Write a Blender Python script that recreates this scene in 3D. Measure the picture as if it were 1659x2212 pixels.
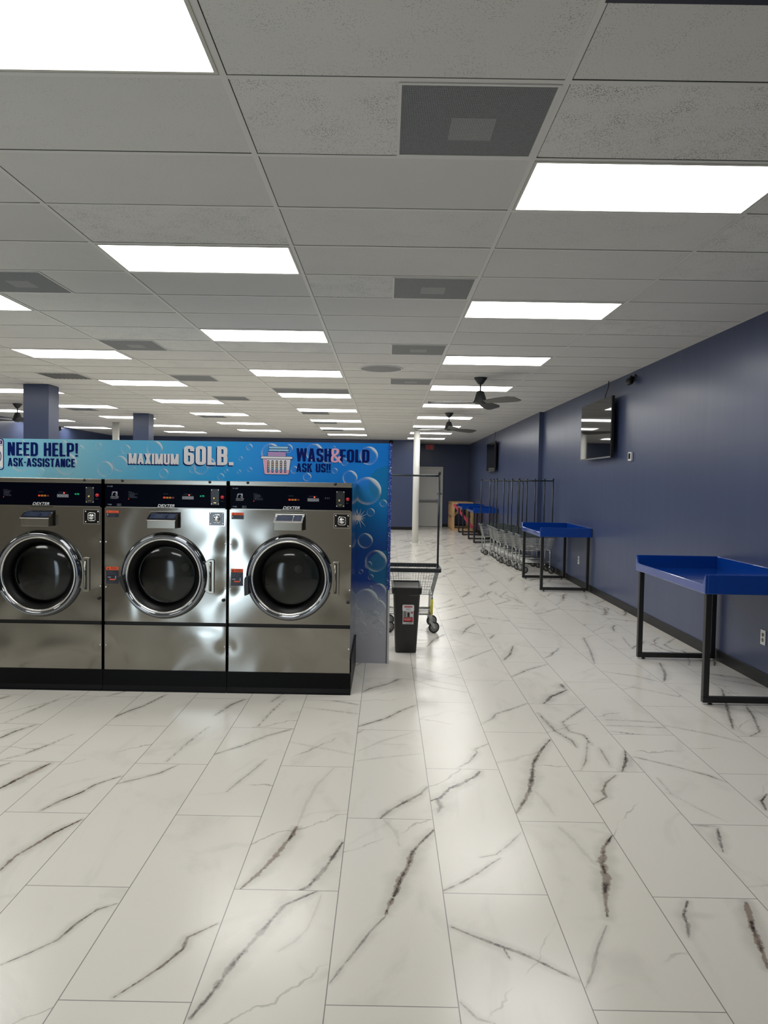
import bpy, bmesh, math, random
import numpy as np
from mathutils import Vector, Matrix

for o in list(bpy.data.objects):
    bpy.data.objects.remove(o)
SC = bpy.context.scene
COL = SC.collection
rng = random.Random(7)
PI = math.pi

# ------------------------------------------------------------------ camera
F_PX = 1558.8
PITCH, YAW, ROLL = -0.04047, -0.00318, 0.01672
EYE = 1.5624
CE = 2.9932            # ceiling height
XR = 3.035             # right wall, near stretch
XR2 = 2.955            # right wall, far stretch
XL = -9.2
YB, YB2 = 24.1, 26.2   # back wall, and the back wall of the recess
YF = -0.8

cam = bpy.data.cameras.new('camera')
cam.sensor_fit = 'VERTICAL'
cam.sensor_height = 36.0
cam.sensor_width = 27.0
cam.lens = 36.0 * F_PX / 2212.0
cam.clip_start = 0.05
cam_o = bpy.data.objects.new('camera', cam)
COL.objects.link(cam_o)
fwd = Vector((math.sin(YAW) * math.cos(PITCH), math.cos(YAW) * math.cos(PITCH), math.sin(PITCH)))
rt0 = Vector((math.cos(YAW), -math.sin(YAW), 0))
up0 = rt0.cross(fwd)
rt = rt0 * math.cos(ROLL) + up0 * math.sin(ROLL)
up = -rt0 * math.sin(ROLL) + up0 * math.cos(ROLL)
M = Matrix((rt, up, -fwd)).transposed().to_4x4()
M.translation = Vector((0, 0, EYE))
cam_o.matrix_world = M
SC.camera = cam_o

# ------------------------------------------------------------------ world, exposure
LIGHT_STRENGTH = 12.5
world = bpy.data.worlds.new('world')
SC.world = world
world.use_nodes = True
bg = world.node_tree.nodes['Background']
bg.inputs[0].default_value = (0.70, 0.86, 1.0, 1)
bg.inputs[1].default_value = 8.0
SC.view_settings.view_transform = 'Standard'
SC.view_settings.look = 'None'
SC.view_settings.gamma = 1.0
SC.view_settings.exposure = -0.12
SC.view_settings.use_curve_mapping = False
SC.cycles.use_denoising = True
SC.cycles.max_bounces = 10
SC.cycles.diffuse_bounces = 5
SC.cycles.glossy_bounces = 5
SC.cycles.transparent_max_bounces = 12
SC.cycles.caustics_reflective = False
SC.cycles.caustics_refractive = False

# ------------------------------------------------------------------ materials
def lin(c):
    return tuple(((v / 255.0) / 12.92 if v <= 10.3 else ((v / 255.0 + 0.055) / 1.055) ** 2.4) for v in c)

def mat(name, rgb, rough=0.5, metal=0.0, spec=0.5, coat=0.0, emit=None, estr=0.0):
    m = bpy.data.materials.new(name)
    m.use_nodes = True
    b = m.node_tree.nodes['Principled BSDF']
    b.inputs['Base Color'].default_value = (*lin(rgb), 1)
    b.inputs['Roughness'].default_value = rough
    b.inputs['Metallic'].default_value = metal
    b.inputs['Specular IOR Level'].default_value = spec
    b.inputs['Coat Weight'].default_value = coat
    if emit:
        b.inputs['Emission Color'].default_value = (*lin(emit), 1)
        b.inputs['Emission Strength'].default_value = estr
    return m

class NT:
    """small helper around a node tree"""
    def __init__(self, m):
        self.m = m; self.t = m.node_tree; self.b = self.t.nodes.get('Principled BSDF')
    def n(self, typ, **kw):
        nd = self.t.nodes.new(typ)
        for k, v in kw.items():
            setattr(nd, k, v)
        return nd
    def l(self, a, b):
        self.t.links.new(a, b)
    def val(self, sock, v):
        if hasattr(v, 'links') or hasattr(v, 'is_output'):
            self.l(v, sock)
        else:
            sock.default_value = v
    def math(self, op, a, b=None, c=None, clamp=False):
        nd = self.n('ShaderNodeMath', operation=op); nd.use_clamp = clamp
        for i, v in enumerate((a, b, c)):
            if v is not None:
                self.val(nd.inputs[i], v)
        return nd.outputs[0]
    def pos(self, kind='Object'):
        return self.n('ShaderNodeTexCoord').outputs[kind]
    def sep(self, v):
        nd = self.n('ShaderNodeSeparateXYZ'); self.l(v, nd.inputs[0]); return nd.outputs
    def mapping(self, v, scale=(1, 1, 1), loc=(0, 0, 0), rot=(0, 0, 0)):
        nd = self.n('ShaderNodeMapping'); self.l(v, nd.inputs[0])
        nd.inputs['Scale'].default_value = scale; nd.inputs['Location'].default_value = loc
        nd.inputs['Rotation'].default_value = rot
        return nd.outputs[0]
    def noise(self, v, scale, detail=3, rough=0.5, dist=0.0):
        nd = self.n('ShaderNodeTexNoise'); self.l(v, nd.inputs['Vector'])
        nd.inputs['Scale'].default_value = scale; nd.inputs['Detail'].default_value = detail
        nd.inputs['Roughness'].default_value = rough; nd.inputs['Distortion'].default_value = dist
        return nd.outputs['Fac']
    def ramp(self, f, stops, interp='LINEAR'):
        nd = self.n('ShaderNodeValToRGB'); self.val(nd.inputs[0], f)
        nd.color_ramp.interpolation = interp
        e = nd.color_ramp.elements
        while len(e) < len(stops):
            e.new(0.5)
        for i, (p, c) in enumerate(stops):
            e[i].position = p; e[i].color = c if len(c) == 4 else (*c, 1)
        return nd.outputs[0]
    def mix(self, f, a, b):
        nd = self.n('ShaderNodeMix', data_type='RGBA')
        self.val(nd.inputs[0], f)
        for s, v in ((nd.inputs[6], a), (nd.inputs[7], b)):
            if isinstance(v, tuple):
                s.default_value = (*v[:3], 1)
            else:
                self.l(v, s)
        return nd.outputs[2]
    def bump(self, h, strength, dist=0.01):
        nd = self.n('ShaderNodeBump'); self.l(h, nd.inputs['Height'])
        nd.inputs['Strength'].default_value = strength; nd.inputs['Distance'].default_value = dist
        self.l(nd.outputs[0], self.b.inputs['Normal'])
    def sstep(self, f, a, b):
        nd = self.n('ShaderNodeMapRange', interpolation_type='SMOOTHSTEP')
        self.val(nd.inputs[0], f); nd.inputs[1].default_value = a; nd.inputs[2].default_value = b
        return nd.outputs[0]

def steel_mat(name, rgb, rough, wav, seed=0.0):
    m = mat(name, rgb, rough, 1.0); k = NT(m)
    p = k.pos()
    oi = k.n('ShaderNodeObjectInfo')
    cmb = k.n('ShaderNodeCombineXYZ')
    k.l(k.math('MULTIPLY', oi.outputs['Random'], 31.0), cmb.inputs[0])
    k.l(k.math('MULTIPLY', oi.outputs['Random'], 17.0), cmb.inputs[2])
    av = k.n('ShaderNodeVectorMath', operation='ADD'); k.l(p, av.inputs[0]); k.l(cmb.outputs[0], av.inputs[1])
    big = k.noise(av.outputs[0], 1.8, 1.0, 0.4, 0.6)
    if wav > .1:   # sheet pulled in around its fixing screws
        px_, py_, pz_ = k.sep(p)
        ex = k.math('MINIMUM', k.math('ABSOLUTE', px_), k.math('ABSOLUTE', k.math('SUBTRACT', px_, 0.892)))
        for zc in (1.097, .767, .335):
            dz = k.math('SUBTRACT', pz_, zc)
            d2 = k.math('ADD', k.math('MULTIPLY', ex, ex), k.math('MULTIPLY', dz, dz))
            g_ = k.math('MULTIPLY', k.math('EXPONENT', k.math('MULTIPLY', d2, -300.0)), 0.14)
            big = k.math('SUBTRACT', big, g_)
    k.bump(big, wav, 0.08)
    grain = k.noise(k.mapping(p, (3, 3, 220)), 3.0, 2)
    k.l(k.math('MULTIPLY_ADD', grain, 0.08, rough - 0.04), k.b.inputs['Roughness'])
    return m

def wall_mat(name, rgb):
    m = mat(name, rgb, 0.3, 0, 0.36); k = NT(m)
    p = k.pos()
    st = k.noise(k.mapping(p, (2.6, 2.6, 0.4)), 1.6, 1.5, 0.45)
    k.bump(st, 0.14, 0.02)
    v = k.noise(p, 0.7, 2)
    a = lin(rgb)
    k.l(k.mix(k.math('MULTIPLY', v, 0.5), a, tuple(c * 0.86 for c in a)), k.b.inputs['Base Color'])
    return m

MT = {}
MT['wall'] = wall_mat('blue_wall_paint', (64, 74, 103))
MT['column'] = wall_mat('blue_column_paint', (64, 74, 103))
MT['front'] = mat('front_wall_paint', (205, 199, 188), 0.6)
MT['soffit'] = mat('navy_paint', (22, 26, 44), 0.5)
MT['rubber'] = mat('black_rubber', (13, 13, 14), 0.45, 0, 0.3)
MT['base'] = mat('black_base', (8, 9, 11), 0.4, 0, 0.12)
MT['white_paint'] = mat('white_paint', (214, 214, 208), 0.4)
MT['steel'] = steel_mat('brushed_stainless', (142, 140, 134), 0.13, 0.46)
MT['steel_side'] = steel_mat('cabinet_steel', (178, 176, 168), 0.12, 0.03)
MT['steel_plain'] = mat('plain_stainless', (152, 149, 140), 0.25, 1.0)
MT['hub'] = mat('drum_hub_steel', (215, 214, 210), 0.5, 0.0)
MT['chrome'] = mat('chrome', (226, 226, 226), 0.08, 1.0)
MT['ring'] = mat('dark_chrome_ring', (132, 136, 142), 0.07, 1.0)
MT['zinc'] = mat('zinc_wire', (176, 178, 176), 0.28, 1.0)
MT['lip'] = mat('bright_door_lip', (214, 212, 206), 0.22, 1.0)
MT['navy'] = mat('navy_panel', (2, 4, 16), 0.35, 0, 0.03)
MT['decal_navy'] = mat('navy_decal', (16, 20, 36), 0.35)
MT['decal_blue'] = mat('slate_blue_decal', (34, 46, 70), 0.35)
MT['orange'] = mat('orange_decal', (226, 84, 32), 0.5)
MT['dark_print'] = mat('dark_print', (30, 22, 20), 0.5)
MT['print_grey'] = mat('grey_print', (150, 156, 165), 0.5)
MT['print_white'] = mat('white_print', (228, 230, 232), 0.5)
MT['text_dim'] = mat('dim_print', (62, 68, 82), 0.5)
MT['amber_led'] = mat('amber_window', (150, 96, 22), 0.4, emit=(190, 110, 20), estr=0.25)
MT['red_led_dim'] = mat('orange_window', (190, 60, 24), 0.4, emit=(220, 60, 20), estr=0.35)
MT['red_dark'] = mat('dark_red_window', (90, 20, 20), 0.4)
MT['red_led'] = mat('red_led', (255, 80, 60), 0.4, emit=(255, 70, 50), estr=2.5)
MT['green_led'] = mat('green_led', (30, 200, 140), 0.4, emit=(40, 220, 150), estr=0.35)
MT['red_button'] = mat('red_button', (190, 30, 40), 0.35)
MT['brass'] = mat('brass', (220, 190, 110), 0.25, 1.0)
MT['coin'] = mat('coin_plate', (58, 60, 62), 0.35, 0.8)
MT['black'] = mat('black_plastic', (14, 14, 14), 0.35)
MT['black_gloss'] = mat('black_gloss', (10, 10, 11), 0.12)
MT['black_steel'] = mat('black_powder_coat', (20, 20, 21), 0.42)
MT['gasket'] = mat('door_gasket', (9, 10, 10), 0.4, 0, 0.2)
MT['drum'] = mat('drum_steel', (118, 118, 115), 0.45, 0.3)
MT['table_blue'] = mat('blue_fibreglass', (4, 56, 138), 0.16, 0, 0.5, coat=0.4)
MT['can'] = mat('trash_can_plastic', (18, 18, 18), 0.42)
MT['cart_rim'] = mat('dark_rim_plastic', (38, 42, 44), 0.42)
MT['rack_rim'] = mat('grey_rim_plastic', (66, 73, 74), 0.45)
MT['pole_blk'] = mat('cart_pole', (52, 58, 62), 0.35, 0.6)
MT['tyre'] = mat('tyre', (24, 24, 25), 0.5)
MT['hub_grey'] = mat('wheel_hub', (128, 128, 126), 0.5)
MT['yellow'] = mat('yellow_sleeve', (205, 196, 24), 0.5)
MT['label_red'] = mat('label_red', (190, 30, 42), 0.5)
MT['label_white'] = mat('label_white', (205, 205, 205), 0.5)
MT['label_grey'] = mat('label_grey', (120, 118, 112), 0.5)
MT['tv_body'] = mat('tv_body', (12, 12, 13), 0.35)
MT['tv_screen'] = mat('tv_screen', (6, 6, 8), 0.03, 0, 0.9)
MT['fan'] = mat('fan_dark', (38, 42, 42), 0.5)
MT['fan_blade'] = mat('fan_blade', (58, 58, 55), 0.5)
MT['diffuser'] = mat('light_diffuser', (250, 246, 236), 0.6, emit=(255, 254, 251), estr=LIGHT_STRENGTH)
MT['troffer'] = mat('troffer_frame', (188, 187, 180), 0.5)
MT['tbar'] = mat('ceiling_tbar', (202, 202, 199), 0.5)
MT['gap'] = mat('painted_gap_shade', (44, 43, 40), 0.9)
MT['door_grey'] = mat('door_paint', (216, 215, 209), 0.4)
MT['bar_grey'] = mat('push_bar', (120, 122, 124), 0.35, 0.7)
MT['exit_box'] = mat('exit_housing', (150, 140, 136), 0.5)
MT['exit_red'] = mat('exit_letters', (200, 30, 50), 0.5, emit=(220, 30, 50), estr=0.15)
MT['thermo'] = mat('thermostat_plastic', (196, 198, 198), 0.4)
MT['outlet'] = mat('outlet_white', (228, 228, 224), 0.4)
MT['edge_white'] = mat('edge_white', (205, 206, 210), 0.4)
MT['strap'] = mat('red_strap', (204, 74, 100), 0.5)
MT['sign_navy'] = mat('sign_navy', (0, 22, 92), 0.5, 0, 0.1)
MT['sign_white'] = mat('sign_white', (226, 224, 226), 0.4)
MT['sign_pink'] = mat('sign_pink', (226, 168, 190), 0.4)
MT['sign_lilac'] = mat('sign_lilac', (186, 150, 196), 0.4)
MT['sign_ice'] = mat('sign_ice_blue', (150, 200, 224), 0.4)
MT['sign_sand'] = mat('sign_sand', (230, 205, 150), 0.4)
MT['sign_teal'] = mat('sign_teal', (0, 112, 176), 0.4)

# wood
m = mat('pine_wood', (200, 164, 118), 0.6); k = NT(m)
w = k.noise(k.mapping(k.pos(), (14, 14, 1.6)), 2.0, 4, 0.6)
k.l(k.ramp(w, [(0.3, lin((160, 120, 80))), (0.7, lin((206, 172, 126)))]), k.b.inputs['Base Color'])
MT['pine'] = m

# ceiling tile with fissure specks
m = mat('ceiling_tile', (168, 167, 161), 0.9, 0, 0.2); k = NT(m)
p = k.pos()
xyz = k.sep(p)
X0, Y0, TW, TD = -0.6027, 2.6094, 1.2192, 0.6096
ti = k.math('FLOOR', k.math('DIVIDE', k.math('SUBTRACT', xyz[0], X0), TW))
tj = k.math('FLOOR', k.math('DIVIDE', k.math('SUBTRACT', xyz[1], Y0), TD))
cb = k.n('ShaderNodeCombineXYZ'); k.l(ti, cb.inputs[0]); k.l(tj, cb.inputs[1])
wn = k.n('ShaderNodeTexWhiteNoise', noise_dimensions='2D'); k.l(cb.outputs[0], wn.inputs['Vector'])
sc2 = k.n('ShaderNodeVectorMath', operation='SCALE'); k.l(wn.outputs['Color'], sc2.inputs[0]); sc2.inputs['Scale'].default_value = 20
ad = k.n('ShaderNodeVectorMath', operation='ADD'); k.l(p, ad.inputs[0]); k.l(sc2.outputs[0], ad.inputs[1])
q = k.mapping(ad.outputs[0], (1, 1.5, 1), rot=(0, 0, 0.6))
vo = k.n('ShaderNodeTexVoronoi', feature='F1'); k.l(q, vo.inputs['Vector']); vo.inputs['Scale'].default_value = 150
vo.inputs['Randomness'].default_value = 1.0
den = k.noise(ad.outputs[0], 7, 3, 0.6)
size = k.math('MULTIPLY', k.math('MULTIPLY_ADD', den, 0.62, -0.05), k.math('MULTIPLY_ADD', wn.outputs['Value'], 0.9, 0.25))
fis = k.math('LESS_THAN', vo.outputs['Distance'], k.math('MULTIPLY', size, k.math('GREATER_THAN', k.sep(vo.outputs['Color'])[0], 0.35)))
tone = k.math('MULTIPLY_ADD', wn.outputs['Value'], 0.12, 0.92)
base = k.mix(k.noise(p, 1.2, 2), lin((208, 208, 205)), lin((196, 196, 194)))
hs = k.n('ShaderNodeVectorMath', operation='SCALE'); k.l(base, hs.inputs[0]); k.l(tone, hs.inputs['Scale'])
k.l(k.mix(k.math('MULTIPLY', fis, 0.75), hs.outputs[0], lin((52, 50, 46))), k.b.inputs['Base Color'])
MT['tile'] = m

# perforated return grille
m = mat('perforated_grille', (150, 154, 156), 0.5, 0, 0.3); k = NT(m)
p = k.mapping(k.pos(), (1, 1, 1))
vo = k.n('ShaderNodeTexVoronoi', feature='F1'); k.l(p, vo.inputs['Vector'])
vo.inputs['Scale'].default_value = 150; vo.inputs['Randomness'].default_value = 0.08
hole = k.math('LESS_THAN', vo.outputs['Distance'], 0.45)
k.l(k.mix(hole, lin((118, 122, 125)), lin((34, 38, 42))), k.b.inputs['Base Color'])
MT['perf'] = m
m = mat('perforated_grille_patch', (150, 150, 150), 0.5, 0, 0.3); k = NT(m)
vo = k.n('ShaderNodeTexVoronoi', feature='F1'); k.l(k.pos(), vo.inputs['Vector'])
vo.inputs['Scale'].default_value = 150; vo.inputs['Randomness'].default_value = 0.08
hole = k.math('LESS_THAN', vo.outputs['Distance'], 0.42)
k.l(k.mix(hole, lin((150, 152, 154)), lin((78, 80, 82))), k.b.inputs['Base Color'])
MT['perf_patch'] = m
MT['louver'] = mat('louver_grey', (112, 114, 114), 0.5)

# bulkhead vinyl print: gradients of the printed artwork
m = mat('bubble_vinyl', (0, 100, 180), 0.3, 0, 0.3); k = NT(m)
p = k.pos(); x, y, z = k.sep(p)
wob = k.math('MULTIPLY', k.math('SUBTRACT', k.noise(p, 1.6, 3), 0.5), 0.5)
hx = k.math('DIVIDE', k.math('ADD', k.math('ADD', x, 3.5), wob), 3.6)
head = k.ramp(hx, [(0.0, lin((118, 186, 212))), (0.22, lin((134, 196, 214))), (0.42, lin((88, 178, 218))), (0.58, lin((6, 152, 220))), (0.74, lin((0, 128, 220))), (1.0, lin((0, 116, 206)))])
hz = k.math('ADD', z, k.math('MULTIPLY', wob, 0.5))
side = k.ramp(k.math('DIVIDE', hz, 2.0), [(0.0, lin((178, 180, 192))), (0.2, lin((186, 189, 200))), (0.27, lin((150, 160, 186))), (0.36, lin((10, 60, 150))), (0.48, lin((0, 64, 144))), (0.64, lin((0, 106, 176))), (0.74, lin((0, 122, 188))), (0.85, lin((0, 112, 196))), (1.0, lin((0, 112, 196)))])
f = k.sstep(z, 1.56, 1.48)
k.l(k.mix(f, head, side), k.b.inputs['Base Color'])
MT['vinyl'] = m

# printed bubbles, transparent discs with UV in [-1,1]
def bubble_material(name, rim, fill, glow):
    m = bpy.data.materials.new(name); m.use_nodes = True
    k = NT(m); t = m.node_tree
    uv = k.n('ShaderNodeUVMap').outputs[0]
    v = k.n('ShaderNodeVectorMath', operation='SUBTRACT'); k.l(uv, v.inputs[0]); v.inputs[1].default_value = (0.5, 0.5, 0)
    ln = k.n('ShaderNodeVectorMath', operation='LENGTH'); k.l(v.outputs[0], ln.inputs[0])
    d = k.math('MULTIPLY', ln.outputs['Value'], 2.0)
    ux, uy, _ = k.sep(v.outputs[0])
    # highlight arc upper right, weak arc lower left
    diag = k.math('MULTIPLY', k.math('ADD', ux, uy), 1.41)
    ring = k.math('MULTIPLY', k.sstep(d, 0.72, 0.96), k.sstep(d, 1.0, 0.985))
    arcs = k.math('ADD', k.math('MULTIPLY', k.sstep(diag, 0.3, 0.95), 0.9), k.math('MULTIPLY', k.sstep(diag, -0.2, -0.95), 0.45))
    arcs = k.math('ADD', arcs, rim)
    hl = k.math('MULTIPLY', k.math('MULTIPLY', k.sstep(d, 0.35, 0.62), k.sstep(d, 0.95, 0.7)), k.sstep(diag, 0.62, 0.8))
    a = k.math('ADD', k.math('ADD', k.math('MULTIPLY', ring, arcs), k.math('MULTIPLY', hl, glow)), k.math('MULTIPLY', k.sstep(d, 1.0, 0.98), fill), clamp=True)
    k.l(a, k.b.inputs['Alpha'])
    k.b.inputs['Base Color'].default_value = (*lin((214, 226, 234)), 1)
    k.b.inputs['Roughness'].default_value = 0.3
    return m
MT['bubble'] = bubble_material('printed_bubble', 0.10, 0.02, 0.7)
MT['bubble_soft'] = bubble_material('printed_soft_bubble', 0.16, 0.14, 0.3)
m = mat('printed_teal_bubble', (0, 140, 190), 0.3); m.node_tree.nodes['Principled BSDF'].inputs['Alpha'].default_value = 0.45
MT['bubble_teal'] = m

# twisted blue and white wrap edge
m = mat('wrap_edge', (30, 80, 170), 0.4); k = NT(m)
n1 = k.noise(k.mapping(k.pos(), (60, 60, 40)), 1.6, 3, 0.7)
k.l(k.ramp(n1, [(0.0, lin((10, 40, 130))), (0.56, lin((20, 66, 160))), (0.62, lin((190, 200, 225))), (1.0, lin((225, 228, 235)))]), k.b.inputs['Base Color'])
MT['wrap_edge'] = m

# door glass: thin, dark, reflective
m = bpy.data.materials.new('door_glass'); m.use_nodes = True
k = NT(m); t = m.node_tree
t.nodes.remove(k.b)
tr = k.n('ShaderNodeBsdfTransparent'); tr.inputs[0].default_value = (0.42, 0.44, 0.43, 1)
gl = k.n('ShaderNodeBsdfGlossy'); gl.inputs['Roughness'].default_value = 0.1
fr = k.n('ShaderNodeFresnel'); fr.inputs[0].default_value = 1.5
mx = k.n('ShaderNodeMixShader'); k.l(fr.outputs[0], mx.inputs[0]); k.l(tr.outputs[0], mx.inputs[1]); k.l(gl.outputs[0], mx.inputs[2])
k.l(mx.outputs[0], t.nodes['Material Output'].inputs[0])
MT['glass'] = m

# ------------------------------------------------------------------ mesh helpers
class MB:
    def __init__(self):
        self.v = []; self.f = []; self.mi = []; self.sm = []; self.uv = {}
    def add(self, vs, fs, mi=0, smooth=False):
        o = len(self.v)
        self.v += [tuple(p) for p in vs]
        for f in fs:
            self.f.append([i + o for i in f]); self.mi.append(mi); self.sm.append(smooth)
        return self
    def box(self, x0, x1, y0, y1, z0, z1, mi=0):
        vs = [(x0, y0, z0), (x1, y0, z0), (x1, y1, z0), (x0, y1, z0), (x0, y0, z1), (x1, y0, z1), (x1, y1, z1), (x0, y1, z1)]
        fs = [(3, 2, 1, 0), (4, 5, 6, 7), (0, 1, 5, 4), (1, 2, 6, 5), (2, 3, 7, 6), (3, 0, 4, 7)]
        return self.add(vs, fs, mi)
    def tube(self, pts, r, n=8, mi=0, cap=True, closed=False):
        P = [Vector(p) for p in pts]; N = len(P)
        vs = []; prev = None
        for i in range(N):
            if closed:
                t = (P[(i + 1) % N] - P[i - 1]).normalized()
            else:
                a = P[max(i - 1, 0)]; b = P[min(i + 1, N - 1)]; t = (b - a).normalized()
            if prev is None:
                u = t.orthogonal().normalized()
            else:
                u = (prev - t * prev.dot(t)).normalized()
            prev = u; w = t.cross(u)
            rr = r[i] if isinstance(r, (list, tuple)) else r
            for kk in range(n):
                a = 2 * PI * kk / n
                vs.append(P[i] + (u * math.cos(a) + w * math.sin(a)) * rr)
        fs = []
        for i in range(N if closed else N - 1):
            j = (i + 1) % N
            for kk in range(n):
                fs.append((i * n + kk, i * n + (kk + 1) % n, j * n + (kk + 1) % n, j * n + kk))
        if cap and not closed:
            fs.append(tuple(range(n))[::-1]); fs.append(tuple((N - 1) * n + kk for kk in range(n)))
        return self.add(vs, fs, mi, True)
    def lathe(self, prof, c=(0, 0, 0), axis='z', n=48, mi=0, smooth=True):
        vs = []; fs = []; c = Vector(c)
        for (r, h) in prof:
            for kk in range(n):
                a = 2 * PI * kk / n
                if axis == 'z':
                    vs.append(c + Vector((r * math.cos(a), r * math.sin(a), h)))
                elif axis == 'y':
                    vs.append(c + Vector((r * math.cos(a), h, r * math.sin(a))))
                else:
                    vs.append(c + Vector((h, r * math.cos(a), r * math.sin(a))))
        for i in range(len(prof) - 1):
            for kk in range(n):
                fs.append((i * n + kk, i * n + (kk + 1) % n, (i + 1) * n + (kk + 1) % n, (i + 1) * n + kk))
        return self.add(vs, fs, mi, smooth)
    def prism_xz(self, poly, y0, y1, mi=0):
        n = len(poly)
        vs = [(a, y0, b) for a, b in poly] + [(a, y1, b) for a, b in poly]
        fs = [tuple(range(n)), tuple(range(2 * n - 1, n - 1, -1))]
        fs += [(i, n + i, n + (i + 1) % n, (i + 1) % n) for i in range(n)]
        return self.add(vs, fs, mi)
    def flat(self, polys, y, mi=0):
        for q, poly in enumerate(polys):
            yq = y - .0001 * (q % 31) if len(polys) > 1 else y
            self.add([(a, yq, b) for a, b in poly], [tuple(range(len(poly)))], mi)
        return self
    def build(self, name, mats, parent=None, bevel=0.0, seg=2, fixn=True):
        me = bpy.data.meshes.new(name)
        me.from_pydata(self.v, [], self.f)
        for mm in (mats if isinstance(mats, (list, tuple)) else [mats]):
            me.materials.append(mm)
        me.polygons.foreach_set('material_index', self.mi)
        me.polygons.foreach_set('use_smooth', self.sm)
        me.update()
        if fixn:
            bm = bmesh.new(); bm.from_mesh(me)
            bmesh.ops.recalc_face_normals(bm, faces=bm.faces)
            bm.to_mesh(me); bm.free()
        o = bpy.data.objects.new(name, me)
        COL.objects.link(o)
        if parent:
            o.parent = parent
        if bevel:
            b = o.modifiers.new('bevel', 'BEVEL'); b.width = bevel; b.segments = seg; b.limit_method = 'ANGLE'
        return o

def tag(o, label, cat, group=None):
    o['label'] = label; o['category'] = cat
    if group:
        o['group'] = group
    return o
def thing(name, label, cat, loc=(0, 0, 0), group=None):
    o = bpy.data.objects.new(name, None); COL.objects.link(o)
    o.location = loc; o.empty_display_size = 0.1
    return tag(o, label, cat, group)
def struct(o):
    o['kind'] = 'structure'; return o
def dup(root, loc, label=None, group=None):
    r = root.copy(); COL.objects.link(r); r.location = loc
    if label: r['label'] = label
    if group: r['group'] = group
    for ch in list(root.children):
        c = ch.copy(); COL.objects.link(c); c.parent = r
        for g in list(ch.children):
            d = g.copy(); COL.objects.link(d); d.parent = c
    return r
def fillet(pts, r, n=4, closed=False):
    P = [Vector(p) for p in pts]; N = len(P); out = []
    for i in range(N):
        if not closed and i in (0, N - 1):
            out.append(P[i]); continue
        a, b, c = P[i - 1], P[i], P[(i + 1) % N]
        d1 = (a - b); d2 = (c - b)
        rr = min(r, d1.length * 0.49, d2.length * 0.49)
        p1 = b + d1.normalized() * rr; p2 = b + d2.normalized() * rr
        for k_ in range(n + 1):
            t = k_ / n
            out.append(p1 * (1 - t) ** 2 + b * 2 * t * (1 - t) + p2 * t * t)
    return out

# ------------------------------------------------------------------ block lettering
def stroke2(pts, t, closed=False, r=0.0, n=4):
    P = [Vector((p[0], p[1], 0)) for p in pts]
    if r > 0:
        P = fillet(P, r, n, closed)
    N = len(P); L = []; R = []
    for i in range(N):
        if closed:
            a, c = P[i - 1], P[(i + 1) % N]
        else:
            a, c = P[max(i - 1, 0)], P[min(i + 1, N - 1)]
        d1 = (P[i] - a); d2 = (c - P[i])
        if d1.length < 1e-9: d1 = d2
        if d2.length < 1e-9: d2 = d1
        d1.normalize(); d2.normalize()
        tn = (d1 + d2).normalized(); nn = Vector((-tn.y, tn.x, 0))
        cs = max(0.4, abs(nn.dot(Vector((-d1.y, d1.x, 0)))))
        L.append(P[i] + nn * (t / 2 / cs)); R.append(P[i] - nn * (t / 2 / cs))
    out = []
    for i in range(N if closed else N - 1):
        j = (i + 1) % N
        out.append([(L[i].x, L[i].y), (R[i].x, R[i].y), (R[j].x, R[j].y), (L[j].x, L[j].y)])
    return out
def rc(x0, y0, x1, y1):
    return [(x0, y0), (x1, y0), (x1, y1), (x0, y1)]
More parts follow.
